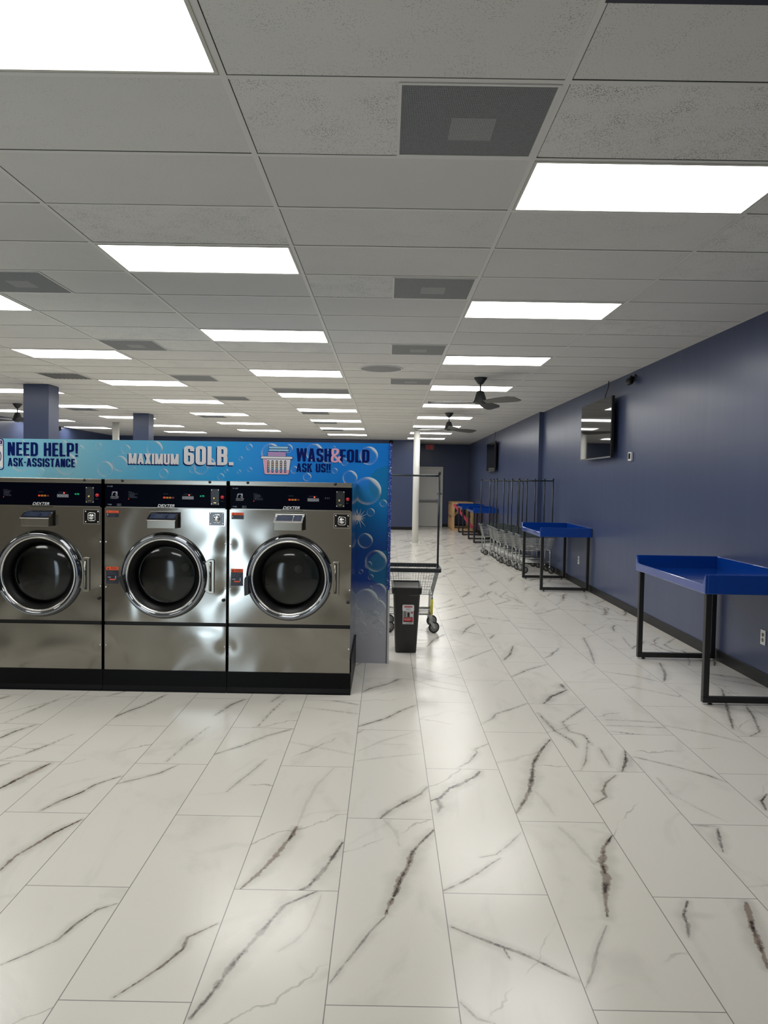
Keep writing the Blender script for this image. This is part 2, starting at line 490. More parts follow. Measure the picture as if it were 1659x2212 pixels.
def glyph(ch, w=0.42, t=0.155):
    h = t / 2; hb = t * 0.85
    g = []
    if ch == ' ': return 0.2, []
    if ch in 'EFLH1ITKBDPRNMWU':
        if ch in 'EFLHKBDPRNM': g.append(rc(0, 0, t, 1))
    if ch == 'E': w *= 0.82; g += [rc(0, 0, w, hb), rc(0, 0.44, w * 0.94, 0.44 + hb), rc(0, 1 - hb, w, 1)]
    elif ch == 'F': w *= 0.8; g += [rc(0, 0.42, w * 0.94, 0.42 + hb), rc(0, 1 - hb, w, 1)]
    elif ch == 'L': w *= 0.8; g += [rc(0, 0, w, hb)]
    elif ch == 'H': g += [rc(w - t, 0, w, 1), rc(t, 0.43, w - t, 0.43 + t)]
    elif ch == 'I': w = t; g = [rc(0, 0, t, 1)]
    elif ch == 'T': w *= 0.9; g = [rc(w / 2 - h, 0, w / 2 + h, 1), rc(0, 1 - hb, w, 1)]
    elif ch == 'N': g += [rc(w - t, 0, w, 1), [(0, 1), (t * 1.15, 1), (w, 0), (w - t * 1.15, 0)]]
    elif ch == 'M':
        w *= 1.34; g += [rc(w - t, 0, w, 1), [(0, 1), (t * 1.1, 1), (w / 2 + t * 0.4, 0), (w / 2 - t * 0.4, 0)], [(w - t * 1.1, 1), (w, 1), (w / 2 + t * 0.4, 0), (w / 2 - t * 0.4, 0)]]
    elif ch == 'W':
        w *= 1.5; a = w * 0.26
        g = [[(0, 1), (t * .95, 1), (a + t * .4, 0), (a - t * .5, 0)], [(a - t * .5, 0), (a + t * .4, 0), (w / 2 + t * .4, 1), (w / 2 - t * .4, 1)],
             [(w / 2 - t * .4, 1), (w / 2 + t * .4, 1), (w - a + t * .5, 0), (w - a - t * .4, 0)], [(w - t * .95, 1), (w, 1), (w - a + t * .5, 0), (w - a - t * .4, 0)]]
    elif ch == 'A':
        w *= 1.08; g = [[(0, 0), (t, 0), (w / 2 + t * .3, 1), (w / 2 - t * .55, 1)], [(w - t, 0), (w, 0), (w / 2 + t * .55, 1), (w / 2 - t * .3, 1)], rc(w * .26, 0.19, w * .74, 0.19 + hb)]
    elif ch == 'K': w *= 1.05; g += [[(t * .8, .36), (t * .8, .62), (w - t * 1.1, 1), (w, 1)], [(t * 1.2, .56), (t * 1.5, .72), (w, 0), (w - t * 1.1, 0)]]
    elif ch == 'X': w *= 1.05; g = [[(0, 1), (t * 1.1, 1), (w, 0), (w - t * 1.1, 0)], [(0, 0), (t * 1.1, 0), (w, 1), (w - t * 1.1, 1)]]
    elif ch == 'D': g += stroke2([(0, 1 - hb / 2), (w - h, 1 - hb / 2), (w - h, hb / 2), (0, hb / 2)], t, r=0.14)
    elif ch == 'P': g += stroke2([(0, 1 - hb / 2), (w - h, 1 - hb / 2), (w - h, .42), (0, .42)], t, r=0.12)
    elif ch == 'R': g += stroke2([(0, 1 - hb / 2), (w - h, 1 - hb / 2), (w - h, .46), (0, .46)], t, r=0.12) + [[(w * .45, .46), (w * .8, .5), (w, 0), (w - t, 0)]]
    elif ch == 'B': g += stroke2([(0, 1 - hb / 2), (w - h, 1 - hb / 2), (w - h, .52), (0, .52)], t * .95, r=0.1) + stroke2([(0, .52), (w - h, .52), (w - h, hb / 2), (0, hb / 2)], t * .95, r=0.1)
    elif ch in 'O0': g = stroke2([(h, hb / 2), (w - h, hb / 2), (w - h, 1 - hb / 2), (h, 1 - hb / 2)], t, True, 0.14)
    elif ch == 'U': g = stroke2([(h, 1), (h, hb / 2), (w - h, hb / 2), (w - h, 1)], t, r=0.14)
    elif ch == 'S': g = stroke2([(w - h, .7), (w - h, 1 - hb / 2), (h, 1 - hb / 2), (h, .56), (w - h, .44), (w - h, hb / 2), (h, hb / 2), (h, .3)], t, r=0.1)
    elif ch == 'C': g = stroke2([(w - h, .66), (w - h, 1 - hb / 2), (h, 1 - hb / 2), (h, hb / 2), (w - h, hb / 2), (w - h, .34)], t, r=0.14)
    elif ch == '6': g = stroke2([(w - h, .72), (w - h, 1 - hb / 2), (h, 1 - hb / 2), (h, hb / 2), (w - h, hb / 2), (w - h, .57), (h, .57)], t, r=0.13)
    elif ch == '&':
        w *= 1.1
        g = stroke2([(w, .0), (w * .2, .62), (w * .2, .97), (w * .68, .97), (w * .68, .68), (h, .42), (h, .06), (w * .62, .06), (w - h * .6, .45)], t * .72, r=0.1)
    elif ch == '.': w = t * 1.1; g = [rc(0, 0, w, t)]
    elif ch == '!': w = t; g = [rc(0, 0, t, t * .8), [(t * .12, .24), (t * .88, .24), (t, 1), (0, 1)]]
    elif ch == '-': w = 0.18; g = [rc(0, .42, w, .42 + t * .8)]
    return w, g
def text_polys(s, x0, x1, z0, z1, t=0.155, w=0.42, gap=0.055):
    """block text laid out to fill the box x0..x1, z0..z1 (X-Z plane)"""
    items = []; pen = 0
    for ch in s:
        gw, g = glyph(ch, w, t)
        items.append((pen, g)); pen += gw + gap
    tot = pen - gap
    sx = (x1 - x0) / tot; sz = (z1 - z0)
    return [[(x0 + (p + a) * sx, z0 + b * sz) for a, b in poly] for p, g in items for poly in g]

def font_mesh(txt, shear=0.0, bold=0.0):
    cu = bpy.data.curves.new('t', 'FONT'); cu.body = txt; cu.shear = shear; cu.offset = bold
    cu.resolution_u = 3
    ob = bpy.data.objects.new('t', cu); COL.objects.link(ob)
    dg = bpy.context.evaluated_depsgraph_get()
    me = bpy.data.meshes.new_from_object(ob.evaluated_get(dg))
    vs = [tuple(v.co) for v in me.vertices]; fs = [tuple(p.vertices) for p in me.polygons]
    bpy.data.objects.remove(ob); bpy.data.curves.remove(cu); bpy.data.meshes.remove(me)
    return vs, fs
def put_font(mb, txt, x0, x1, z0, z1, y, mi=0, shear=0.0, bold=0.0):
    vs, fs = font_mesh(txt, shear, bold)
    if not vs: return
    ax = min(v[0] for v in vs); bx = max(v[0] for v in vs); ay = min(v[1] for v in vs); by = max(v[1] for v in vs)
    mb.add([(x0 + (v[0] - ax) / (bx - ax) * (x1 - x0), y, z0 + (v[1] - ay) / (by - ay) * (z1 - z0)) for v in vs], fs, mi)

def lines_block(mb, x0, x1, z0, z1, n, y, mi=0, ragged=True):
    """rows of print too small to read"""
    hh = (z1 - z0) / n
    for i in range(n):
        xe = x0 + (x1 - x0) * (rng.uniform(.55, 1.0) if ragged else 1)
        zc = z1 - (i + .5) * hh
        xx = x0
        while xx < xe - 0.002:
            ww = min(rng.uniform(.004, .014), xe - xx)
            mb.flat([rc(xx, zc - hh * .22, xx + ww, zc + hh * .22)], y, mi)
            xx += ww + 0.003

# ================================================================== FLOOR
FX, TWF, FY, TLF = -0.1581, 0.39964, 2.09506, 1.20406
def px_floor(px, py):
    d = fwd + rt * ((px - 829.5) / F_PX) - up * ((py - 1106) / F_PX)
    s = -EYE / d.z
    return d.x * s, d.y * s
# vein strokes traced in the tile prints: (points, width px, darkness 0..1, brown 0..1)
V_ = [
 ([(0,1880),(37,1847),(75,1825),(115,1800),(177,1770)],11,.9,.8), ([(0,2085),(60,2060),(125,2030),(165,1995),(210,1965),(252,1952)],7,.65,.35),
 ([(245,2155),(300,2120),(350,2087),(395,2050),(405,2025),(470,1995)],9,.7,.75), ([(520,1920),(555,1890),(595,1850),(630,1805),(642,1785)],13,.85,.85),
 ([(642,1785),(660,1740),(685,1695),(720,1660)],10,.18,1), ([(645,1925),(665,1915),(700,1880),(740,1820)],15,.6,.1),
 ([(410,2200),(450,2155),(505,2080),(540,2040),(580,1995),(615,1955),(685,1925)],16,.62,.25), ([(695,1930),(685,1960),(665,2005),(635,2035),(600,2055)],7,.2,1),
 ([(90,1750),(130,1730),(175,1712),(205,1695),(260,1677)],7,.7,.6), ([(245,1695),(300,1682),(345,1670),(385,1652)],6,.5,.2),
 ([(232,1555),(280,1535),(310,1525),(360,1500)],6,.7,.4), ([(0,1642),(50,1630),(110,1607),(155,1587)],5,.55,.1), ([(12,1560),(75,1532),(150,1500)],4,.5,.1),
 ([(360,1645),(405,1605),(450,1570)],4,.5,.1), ([(465,1545),(500,1522),(530,1510)],7,.6,.2), ([(455,1632),(525,1610),(575,1590),(630,1575)],6,.55,.3),
 ([(490,1710),(520,1685),(540,1670),(575,1640)],6,.4,.1), ([(622,1602),(700,1617),(765,1630)],4,.35,.1), ([(680,1510),(730,1515),(772,1522)],4,.75,.2),
 ([(650,1527),(710,1534),(772,1542)],5,.4,.1), ([(772,1570),(802,1561),(833,1552),(851,1543),(869,1534),(896,1524)],6,.65,.3),
 ([(784,1495),(800,1487),(836,1478),(862,1467)],9,.55,.3), ([(768,1585),(787,1576)],6,.4,.1), ([(769,1644),(820,1637),(911,1628)],3,.3,.1),
 ([(775,1622),(827,1600),(893,1581)],3,.25,.1), ([(820,1769),(842,1751),(869,1736),(908,1715),(923,1700)],9,.65,.45),
 ([(833,1974),(842,1953),(857,1923),(866,1896),(881,1872),(890,1842),(911,1818),(937,1793)],15,.8,.75),
 ([(836,1967),(831,1981),(799,2013),(767,2055),(738,2090),(712,2124)],8,.45,.1), ([(830,1772),(854,1796),(863,1827)],12,.2,.1),
 ([(929,1730),(950,1724),(971,1703),(1001,1691),(1028,1676),(1036,1667)],11,.7,.55), ([(945,1728),(952,1742),(946,1756)],15,.5,.3),
 ([(958,1924),(995,1908),(1031,1887),(1056,1869),(1080,1854)],8,.75,.7), ([(1037,1852),(1071,1846),(1101,1823),(1125,1799)],6,.5,.4),
 ([(989,1659),(1013,1646),(1031,1625),(1025,1619),(1056,1606)],6,.6,.5), ([(1040,1564),(1064,1552),(1071,1542),(1101,1533),(1140,1519)],5,.5,.1),
 ([(1116,1756),(1131,1733),(1143,1709),(1149,1679),(1152,1649),(1170,1619),(1188,1598)],11,.7,.7), ([(1149,1703),(1176,1730),(1197,1760)],10,.18,.1),
 ([(1205,1785),(1235,1810),(1265,1845),(1300,1880)],12,.2,.1), ([(1322,1805),(1305,1830),(1300,1865),(1310,1895),(1307,1930),(1312,1980)],16,.8,.75),
 ([(1310,2000),(1290,2050),(1280,2100),(1265,2135)],8,.4,.1), ([(975,2002),(1030,2025),(1085,2045),(1140,2065),(1200,2095),(1255,2120)],10,.72,.5),
 ([(1085,2045),(1102,2072)],5,.6,.3), ([(995,2165),(1030,2200),(1070,2212)],9,.45,.7), ([(1175,1520),(1190,1505),(1225,1490)],9,.75,.4), ([(1212,1478),(1220,1488)],13,.6,.3),
 ([(1105,1462),(1140,1447),(1182,1435)],5,.6,.4), ([(1162,1540),(1200,1580),(1235,1600),(1245,1615)],5,.75,.1), ([(1265,1527),(1215,1560),(1230,1580),(1260,1588),(1280,1610)],5,.75,.1),
 ([(1270,1595),(1265,1645),(1252,1670)],4,.5,.1), ([(1295,1615),(1320,1657)],7,.4,.4), ([(1350,1620),(1352,1645),(1342,1672)],8,.85,.4),
 ([(1282,1737),(1310,1722),(1302,1710),(1310,1690),(1330,1675)],8,.6,.6), ([(1305,1555),(1360,1557),(1420,1560)],4,.5,.1), ([(1310,1567),(1370,1569),(1435,1572)],3,.5,.1),
 ([(1322,1580),(1380,1587),(1437,1592)],4,.75,.1), ([(1425,1565),(1530,1585),(1610,1605)],4,.5,.7), ([(1370,1635),(1455,1655),(1530,1675),(1570,1690)],5,.6,.4),
 ([(1420,1680),(1450,1715),(1505,1745),(1570,1775)],3,.3,.6), ([(1495,1782),(1555,1786)],4,.5,.1), ([(1550,1790),(1555,1815),(1562,1840)],10,.6,.1),
 ([(1657,1715),(1645,1730),(1655,1750)],7,.8,.6), ([(1485,1947),(1477,1975),(1485,2000),(1488,2025)],12,.6,.1), ([(1612,1950),(1625,2000),(1640,2040),(1659,2090)],17,.85,.9),
 ([(1330,1477),(1405,1492),(1465,1505),(1505,1490)],4,.4,.4), ([(1300,1450),(1370,1460),(1435,1475)],3,.6,.3), ([(1425,1432),(1437,1455),(1435,1472)],8,.6,.2),
 ([(1260,1377),(1275,1405),(1285,1435)],5,.45,.1), ([(1100,1342),(1120,1325),(1135,1312)],5,.6,.3), ([(1110,1355),(1195,1362)],3,.5,.1),
 ([(922,1397),(937,1382),(960,1370)],6,.6,.2), ([(990,1430),(1030,1415),(1065,1402)],4,.45,.1), ([(830,1480),(865,1465)],5,.5,.2),
]
def tile_of(x, y):
    c = math.floor((x - FX) / TWF)
    j = math.floor((y - FY - (c & 1) * TLF / 2) / TLF)
    return c, j
tile_veins = {}
for pts, wpx, dk, br in V_:
    W = [px_floor(*p) for p in pts]
    cx_ = sum(p[0] for p in W) / len(W); cy_ = sum(p[1] for p in W) / len(W)
    c, j = tile_of(cx_, cy_)
    ox = FX + c * TWF; oy = FY + (c & 1) * TLF / 2 + j * TLF
    wm = max(0.005, wpx * cy_ / F_PX * 0.5)
    tile_veins.setdefault((c, j), []).append(([(a - ox, b - oy) for a, b in W], wm, dk, br))
donors = [k_ for k_, v in sorted(tile_veins.items()) if len(v) >= 1]
fv = []; ff = []; fa = []
vo_ = 0
nr = np.random.RandomState(3)
c0 = math.floor((XL - FX) / TWF); c1 = math.floor((XR + .1 - FX) / TWF)
for c in range(c0, c1 + 1):
    for j in range(-3, 22):
        ox = FX + c * TWF; oy = FY + (c & 1) * TLF / 2 + j * TLF
        if oy > YB2 + .1 or oy + TLF < YF: continue
        if ox < -4.2 and oy < 20 and oy > 6: res = 0.2
        elif oy < 1.0 or ox < -4.2: res = 0.2
        else:
            vis = max(ox, -(ox + TWF)) < .56 * (oy + TLF) + .1
            if oy < 2.7: res = 0.005
            elif oy < 3.9: res = 0.007
            elif oy < 7: res = 0.011
            elif oy < 12: res = 0.022
            else: res = 0.045
            if not vis: res = max(res, 0.018)
        nu = max(2, round(TWF / res)) + 1; nv = max(3, round(TLF / res)) + 1
        u = np.linspace(0, TWF, nu); v = np.linspace(0, TLF, nv)
        uu, vv = np.meshgrid(u, v); P = np.stack([uu.ravel(), vv.ravel()], 1)
        best = np.full(len(P), 9.0); wd = np.full(len(P), .01); dkk = np.zeros(len(P)); brr = np.zeros(len(P)); dd = np.full(len(P), 1.0)
        veins = tile_veins.get((c, j)) if res < 0.02 else None
        flipx = flipy = False
        if veins is None and not (1.0 < oy < 3.6 and -2 < ox < 2) and res < .1:
            if rng.random() < 0.92:
                veins = list(tile_veins[rng.choice(donors)])
                if rng.random() < .6: veins = veins + list(tile_veins[rng.choice(donors)])
                flipx = False; flipy = False
                if rng.random() < .35: flipx = flipy = True
        for pts, wm, dk, br in (veins or []):
            A = np.array(pts)
            if flipx: A = np.array([TWF, TLF]) - A
            nseg = len(A) - 1
            for s in range(nseg):
                a, b = A[s], A[s + 1]; ab = b - a
                t = np.clip(((P - a) @ ab) / (ab @ ab + 1e-12), 0, 1)
                d = np.hypot(*(P - (a + t[:, None] * ab)).T)
                g = (s + t) / nseg
                w_ = wm * (0.45 + 0.75 * np.sin(np.pi * np.clip(g, .03, .97)) ** .6)
                w_ = np.maximum(w_, res * .42)
                q_ = d / w_
                mk = q_ < best
                best[mk] = q_[mk]; wd[mk] = w_[mk]; dkk[mk] = dk; brr[mk] = br; dd[mk] = d[mk]
        fv.append(np.stack([P[:, 0] + ox, P[:, 1] + oy, np.zeros(len(P))], 1))
        idx = np.arange(nu * nv).reshape(nv, nu) + vo_
        ff.append(np.stack([idx[:-1, :-1], idx[:-1, 1:], idx[1:, 1:], idx[1:, :-1]], -1).reshape(-1, 4))
        fa.append(np.stack([np.minimum(best, 6.0) / 6.0, wd / .05, brr, dkk], 1))
        vo_ += nu * nv
fv = np.concatenate(fv); ff = np.concatenate(ff); fa = np.concatenate(fa)
fv[:, 0] = np.clip(fv[:, 0], XL, XR); fv[:, 1] = np.clip(fv[:, 1], YF, YB2)
me = bpy.data.meshes.new('floor')
me.vertices.add(len(fv)); me.vertices.foreach_set('co', fv.astype(np.float32).ravel())
me.loops.add(ff.size); me.loops.foreach_set('vertex_index', ff.astype(np.int32).ravel())
me.polygons.add(len(ff)); me.polygons.foreach_set('loop_start', np.arange(0, ff.size, 4, dtype=np.int32))
me.update(calc_edges=True)
at = me.color_attributes.new('veins', 'FLOAT_COLOR', 'POINT')
at.data.foreach_set('color', fa.astype(np.float32).ravel())
floor = bpy.data.objects.new('floor', me); COL.objects.link(floor); struct(floor)

m = mat('marble_tile', (226, 222, 212), 0.2, 0, 0.5); k = NT(m)
p = k.pos(); x, y, z = k.sep(p)
ca = k.n('ShaderNodeAttribute', attribute_name='veins')
cs = k.n('ShaderNodeSeparateColor'); k.l(ca.outputs['Color'], cs.inputs[0])
tq = k.math('MULTIPLY', cs.outputs[0], 6.0)
brn = cs.outputs[2]; drk = ca.outputs['Alpha']
nz = k.noise(p, 26, 5, 0.62)
nz2 = k.noise(p, 7, 4, 0.6)
pert = k.math('ADD', k.math('MULTIPLY', k.math('SUBTRACT', nz, 0.5), 2.6), k.math('MULTIPLY', k.math('SUBTRACT', nz2, 0.5), 1.6))
tt = k.math('ADD', tq, pert)
core = k.math('MULTIPLY', k.math('MULTIPLY', k.sstep(tt, 1.0, 0.4), drk), 0.82)
crk = k.math('ADD', tq, k.math('ADD', k.math('MULTIPLY', k.math('SUBTRACT', k.noise(p, 48, 5, 0.7), 0.5), 2.0), k.math('MULTIPLY', k.math('SUBTRACT', nz2, 0.5), 1.6)))
edge = k.math('MULTIPLY', k.math('MULTIPLY', k.sstep(crk, 0.5, 0.08), k.sstep(drk, 0.2, 0.75)), k.sstep(k.noise(p, 9, 3), 0.36, 0.55))
halo = k.math('MULTIPLY', k.math('MULTIPLY', k.sstep(k.math('ADD', tq, k.math('MULTIPLY', k.math('SUBTRACT', nz2, .5), 7.0)), 4.8, 0.2), drk), 0.42)
# per tile tone
cc = k.math('FLOOR', k.math('DIVIDE', k.math('SUBTRACT', x, FX), TWF))
par = k.math('MULTIPLY', k.math('FLOORED_MODULO', cc, 2.0), TLF / 2)
vv_ = k.math('DIVIDE', k.math('SUBTRACT', k.math('SUBTRACT', y, FY), par), TLF)
jj = k.math('FLOOR', vv_)
cb = k.n('ShaderNodeCombineXYZ'); k.l(cc, cb.inputs[0]); k.l(jj, cb.inputs[1])
wn = k.n('ShaderNodeTexWhiteNoise', noise_dimensions='2D'); k.l(cb.outputs[0], wn.inputs['Vector'])
sh = k.n('ShaderNodeVectorMath', operation='SCALE'); k.l(wn.outputs['Color'], sh.inputs[0]); sh.inputs['Scale'].default_value = 9
pa = k.n('ShaderNodeVectorMath', operation='ADD'); k.l(p, pa.inputs[0]); k.l(sh.outputs[0], pa.inputs[1])
cloud = k.noise(k.mapping(pa.outputs[0], (2.0, .9, 1), rot=(0, 0, -.5)), 1.5, 5, 0.6, 1.2)
cloudm = k.math('MULTIPLY', k.sstep(cloud, 0.52, 0.72), 0.3)
base = k.mix(cloudm, lin((217, 213, 204)), lin((178, 175, 166)))
wr, wg, wb_ = k.sep(wn.outputs['Color'])
ul = k.math('SUBTRACT', k.math('MULTIPLY', k.math('FRACT', k.math('DIVIDE', k.math('SUBTRACT', x, FX), TWF)), TWF), TWF / 2)
vl = k.math('MULTIPLY', k.math('FRACT', vv_), TLF)
wavy = k.math('MULTIPLY', k.math('SUBTRACT', k.noise(pa.outputs[0], 4.5, 4, 0.6), 0.5), 0.22)
def thin_line(ro, rs, wdt):
    q1 = k.math('SUBTRACT', k.math('SUBTRACT', vl, k.math('MULTIPLY', ro, TLF)), k.math('MULTIPLY', k.math('MULTIPLY_ADD', rs, 2.0, -.35), ul))
    return k.sstep(k.math('ABSOLUTE', k.math('ADD', q1, wavy)), wdt, wdt * .1)
l1 = k.math('MULTIPLY', thin_line(wr, wg, .011), k.sstep(k.noise(pa.outputs[0], 3.0, 2), 0.44, 0.62))
l2 = k.math('MULTIPLY', thin_line(wb_, wr, .03), k.sstep(k.noise(pa.outputs[0], 2.3, 2), 0.46, 0.7))
thin = k.math('ADD', k.math('MULTIPLY', l1, 0.5), k.math('MULTIPLY', l2, 0.22), clamp=True)
base = k.mix(thin, base, lin((128, 124, 114)))
base = k.mix(halo, base, lin((140, 138, 126)))
vc = k.mix(brn, lin((104, 102, 94)), lin((112, 86, 66)))
base = k.mix(core, base, vc)
base = k.mix(k.math('MULTIPLY', edge, 0.9, clamp=True), base, lin((36, 26, 20)))
# grout
fu = k.math('FRACT', k.math('DIVIDE', k.math('SUBTRACT', x, FX), TWF))
fw = k.math('FRACT', vv_)
gu = k.math('LESS_THAN', k.math('SUBTRACT', 0.5, k.math('ABSOLUTE', k.math('SUBTRACT', fu, 0.5))), 0.0017 / TWF)
gv = k.math('LESS_THAN', k.math('SUBTRACT', 0.5, k.math('ABSOLUTE', k.math('SUBTRACT', fw, 0.5))), 0.0017 / TLF)
gr = k.math('MAXIMUM', gu, gv)
base = k.mix(gr, base, lin((128, 126, 120)))
k.l(base, k.b.inputs['Base Color'])
k.l(k.math('MULTIPLY_ADD', k.noise(p, 3, 3), 0.06, 0.185), k.b.inputs['Roughness'])
k.bump(k.math('ADD', k.noise(p, 240, 2), k.math('MULTIPLY', k.noise(p, 2.2, 1), 2.0)), 0.05, 0.003)
me.materials.append(m)

# ================================================================== SHELL
def plane_obj(name, quads, mats):
    b = MB()
    for q in quads: b.add(q, [(0, 1, 2, 3)])
    return struct(b.build(name, mats, fixn=False))
YJ = 14.15
b = MB(); H = CE + 0.02; T_ = .12
b.box(XR, XR + T_, YF, YJ, 0, H); b.box(XR2, XR2 + T_ + .08, YJ, YB2, 0, H)
struct(b.build('wall_right', MT['wall']))
XJ = 1.0
b = MB(); b.box(XL, XJ, YB, YB + T_, 0, H); b.box(XJ - T_, XJ, YB + T_, YB2, 0, H); b.box(XJ - T_, XR2, YB2, YB2 + T_, 0, H)
struct(b.build('wall_back', MT['wall']))
b = MB(); b.box(XL - T_, XL, YF, YB + T_, 0, H)
struct(b.build('wall_left', MT['wall']))
b = MB()   # unseen shop front wall, its opening added to reflect bluish light in the steel
GX0, GX1, GZ = -2.95, -2.3, 2.1
b.box(XL, GX0, YF - T_, YF, 0, H); b.box(GX1, XR, YF - T_, YF, 0, H); b.box(GX0, GX1, YF - T_, YF, GZ, H)
struct(b.build('wall_front', MT['front']))
b = MB(); BH = .1; BT = .012
b.box(XR - BT, XR, YF, YJ, 0, BH); b.box(XR2 - BT, XR2, YJ - BT, YB2, 0, BH); b.box(XR2, XR, YJ - BT, YJ, 0, BH)
struct(b.build('baseboard_right', MT['rubber'], bevel=.003))
b = MB()
b.box(XL, XJ + BT, YB - BT, YB, 0, BH); b.box(2.03, XR2 - BT, YB2 - BT, YB2, 0, BH); b.box(XJ, XJ + BT, YB, YB2, 0, BH)
struct(b.build('baseboard_back', MT['rubber'], bevel=.003))
b = MB(); b.box(.62, XR - .002, 1.4, 2.19, CE - .006, CE - .0015)
struct(b.build('trim_1', MT['soffit']))

# ceiling: tiles, T bars, dark strips painting the shade in tile gaps
b = MB()
b.add([(XL, YF, CE), (XR, YF, CE), (XR, YB2, CE), (XL, YB2, CE)], [(0, 1, 2, 3)], 0)
b.add([(XL, YF, CE + .1), (XR, YF, CE + .1), (XR, YB2, CE + .1), (XL, YB2, CE + .1)], [(0, 1, 2, 3)], 0)
bw = .012
i = -8
while X0 + i * TW < XR:
    xx = X0 + i * TW
    if xx > XL + .05:
        b.box(xx - bw, xx + bw, YF, YB2, CE - .0025, CE + .001, 1)
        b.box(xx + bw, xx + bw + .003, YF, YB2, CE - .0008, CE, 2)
    i += 1
for j in range(-5, 40):
    yy_ = Y0 + j * TD
    if yy_ > YB2 or yy_ < YF: continue
    b.box(XL, XR, yy_ - bw * .2, yy_ + bw * 1.8, CE - .002, CE + .001, 1)
    for i in range(-8, 4):
        xa = max(XL, X0 + i * TW + bw); xb = min(XR, X0 + (i + 1) * TW - bw)
        g = rng.uniform(.002, .006)
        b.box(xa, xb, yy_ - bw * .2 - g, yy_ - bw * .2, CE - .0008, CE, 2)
        if rng.random() < .6:   # dark wedge painting the shade of a tile corner not fully seated
            w1 = rng.uniform(.1, .3); g2 = rng.uniform(.004, .009)
            xs, xe = (xa, xa + w1) if rng.random() < .5 else (xb, xb - w1)
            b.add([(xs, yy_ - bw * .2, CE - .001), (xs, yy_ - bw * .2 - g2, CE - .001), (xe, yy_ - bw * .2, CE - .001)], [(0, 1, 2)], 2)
b.box(XR - .02, XR, YF, YJ, CE - .003, CE, 1); b.box(XR2 - .02, XR2, YJ, YB2, CE - .003, CE, 1)
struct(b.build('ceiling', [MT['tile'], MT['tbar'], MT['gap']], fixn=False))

# ------------------------------------------------------------------ ceiling lights
ORD = ['first', 'second', 'third', 'fourth', 'fifth', 'sixth', 'seventh', 'eighth', 'ninth']
b = MB(); fr = .014
ix0, ix1, iy0, iy1 = bw + .001, TW - bw - .001, bw * 2 + .001, TD - bw - .001
b.box(ix0, ix0 + fr, iy0, iy1, CE - .006, CE - .001); b.box(ix1 - fr, ix1, iy0, iy1, CE - .006, CE - .001)
b.box(ix0 + fr, ix1 - fr, iy0, iy0 + fr, CE - .006, CE - .001); b.box(ix0 + fr, ix1 - fr, iy1 - fr, iy1, CE - .006, CE - .001)
light0 = thing('ceiling_light', '', 'ceiling light', (0, 0, 0), 'white LED panels in the ceiling grid')
b.build('frame', MT['troffer'], light0)
b = MB(); b.add([(ix0 + fr, iy0 + fr, CE - .004), (ix1 - fr, iy0 + fr, CE - .004), (ix1 - fr, iy1 - fr, CE - .004), (ix0 + fr, iy1 - fr, CE - .004)], [(3, 2, 1, 0)])
b.build('diffuser', MT['diffuser'], light0, fixn=False)
rows = [(-1, [-1, 3, 7, 11, 15, 19, 23, 27, 31], 'in the row over the washing machines'),
        (1, [1, 5, 9, 13, 17, 21, 25, 29, 33], 'in the row beside the blue right wall'),
        (-3, [5, 9, 13, 17, 21, 25, 29], 'in the second row left of the aisle'),
        (-5, [15, 19, 23, 27, 31], 'in the third row left of the aisle'),
        (-7, [21, 25, 29], 'in the row along the far left wall')]
first = True
for ci, rr_, txt in rows:
    for n_, r_ in enumerate(rr_):
        loc = (X0 + ci * TW, Y0 + r_ * TD, 0)
        lab = 'white LED ceiling panel, %s from the front %s' % (ORD[n_], txt)
        if first:
            light0.location = loc; light0['label'] = lab; first = False
        else:
            dup(light0, loc, lab)

for ci, r_, lab in ((-3, 1, 'added LED ceiling panel extending the second left row, beyond the left picture edge'), (-5, 3, 'added LED ceiling panel extending the third left row, nearest the shop front'),
                    (-5, 7, 'added LED ceiling panel extending the third left row, second from the shop front'), (-5, 11, 'added LED ceiling panel extending the third left row, third from the shop front')):
    dup(light0, (X0 + ci * TW, Y0 + r_ * TD, 0), lab)  # unseen panels added along the rows to brighten the left washers and floor

# ------------------------------------------------------------------ ceiling vents and speaker
def vent(name, label, x0, x1, y0, y1, patch=True, louver=False):
    t = thing(name, label, 'ceiling vent', (x0, y0, 0), 'grilles in the ceiling grid')
    w, d = x1 - x0, y1 - y0; f = .012
    b = MB()
    b.box(0, f, 0, d, CE - .006, CE - .001); b.box(w - f, w, 0, d, CE - .006, CE - .001)
    b.box(f, w - f, 0, f, CE - .006, CE - .001); b.box(f, w - f, d - f, d, CE - .006, CE - .001)
    b.build('frame', MT['tbar'], t)
    if louver:
        b = MB(); n = 9
        for i in range(n):
            a = f + (w - 2 * f) * i / n
            b.box(a, a + (w - 2 * f) / n * .55, f, d - f, CE - .005, CE - .001)
        b.build('louver_blades', MT['louver'], t)
        b = MB(); b.box(f, w - f, f, d - f, CE - .0012, CE - .0005); b.build('backing', MT['gap'], t)
    else:
        b = MB(); b.box(f, w - f, f, d - f, CE - .004, CE - .001); b.build('perforated_plate', MT['perf'], t)
        if patch:
            b = MB(); b.box(w * .36, w * .66, d * .42, d * .74, CE - .0046, CE - .004); b.build('diffuser_patch', MT['perf_patch'], t)
    return t
for r_, txt in ((0, 'largest perforated square vent, nearest in the ceiling above the aisle'), (4, 'perforated ceiling vent between the second bright panels, second along the aisle'),
                (8, 'dark perforated ceiling vent just ahead of the round speaker grille'), (12, 'dark perforated ceiling vent beyond the round speaker grille')):
    xa = X0 + .5 * TW + bw
    vent('ceiling_vent', txt, xa, X0 + TW - bw - .001, Y0 + r_ * TD + bw * 2, Y0 + (r_ + 1) * TD - bw)
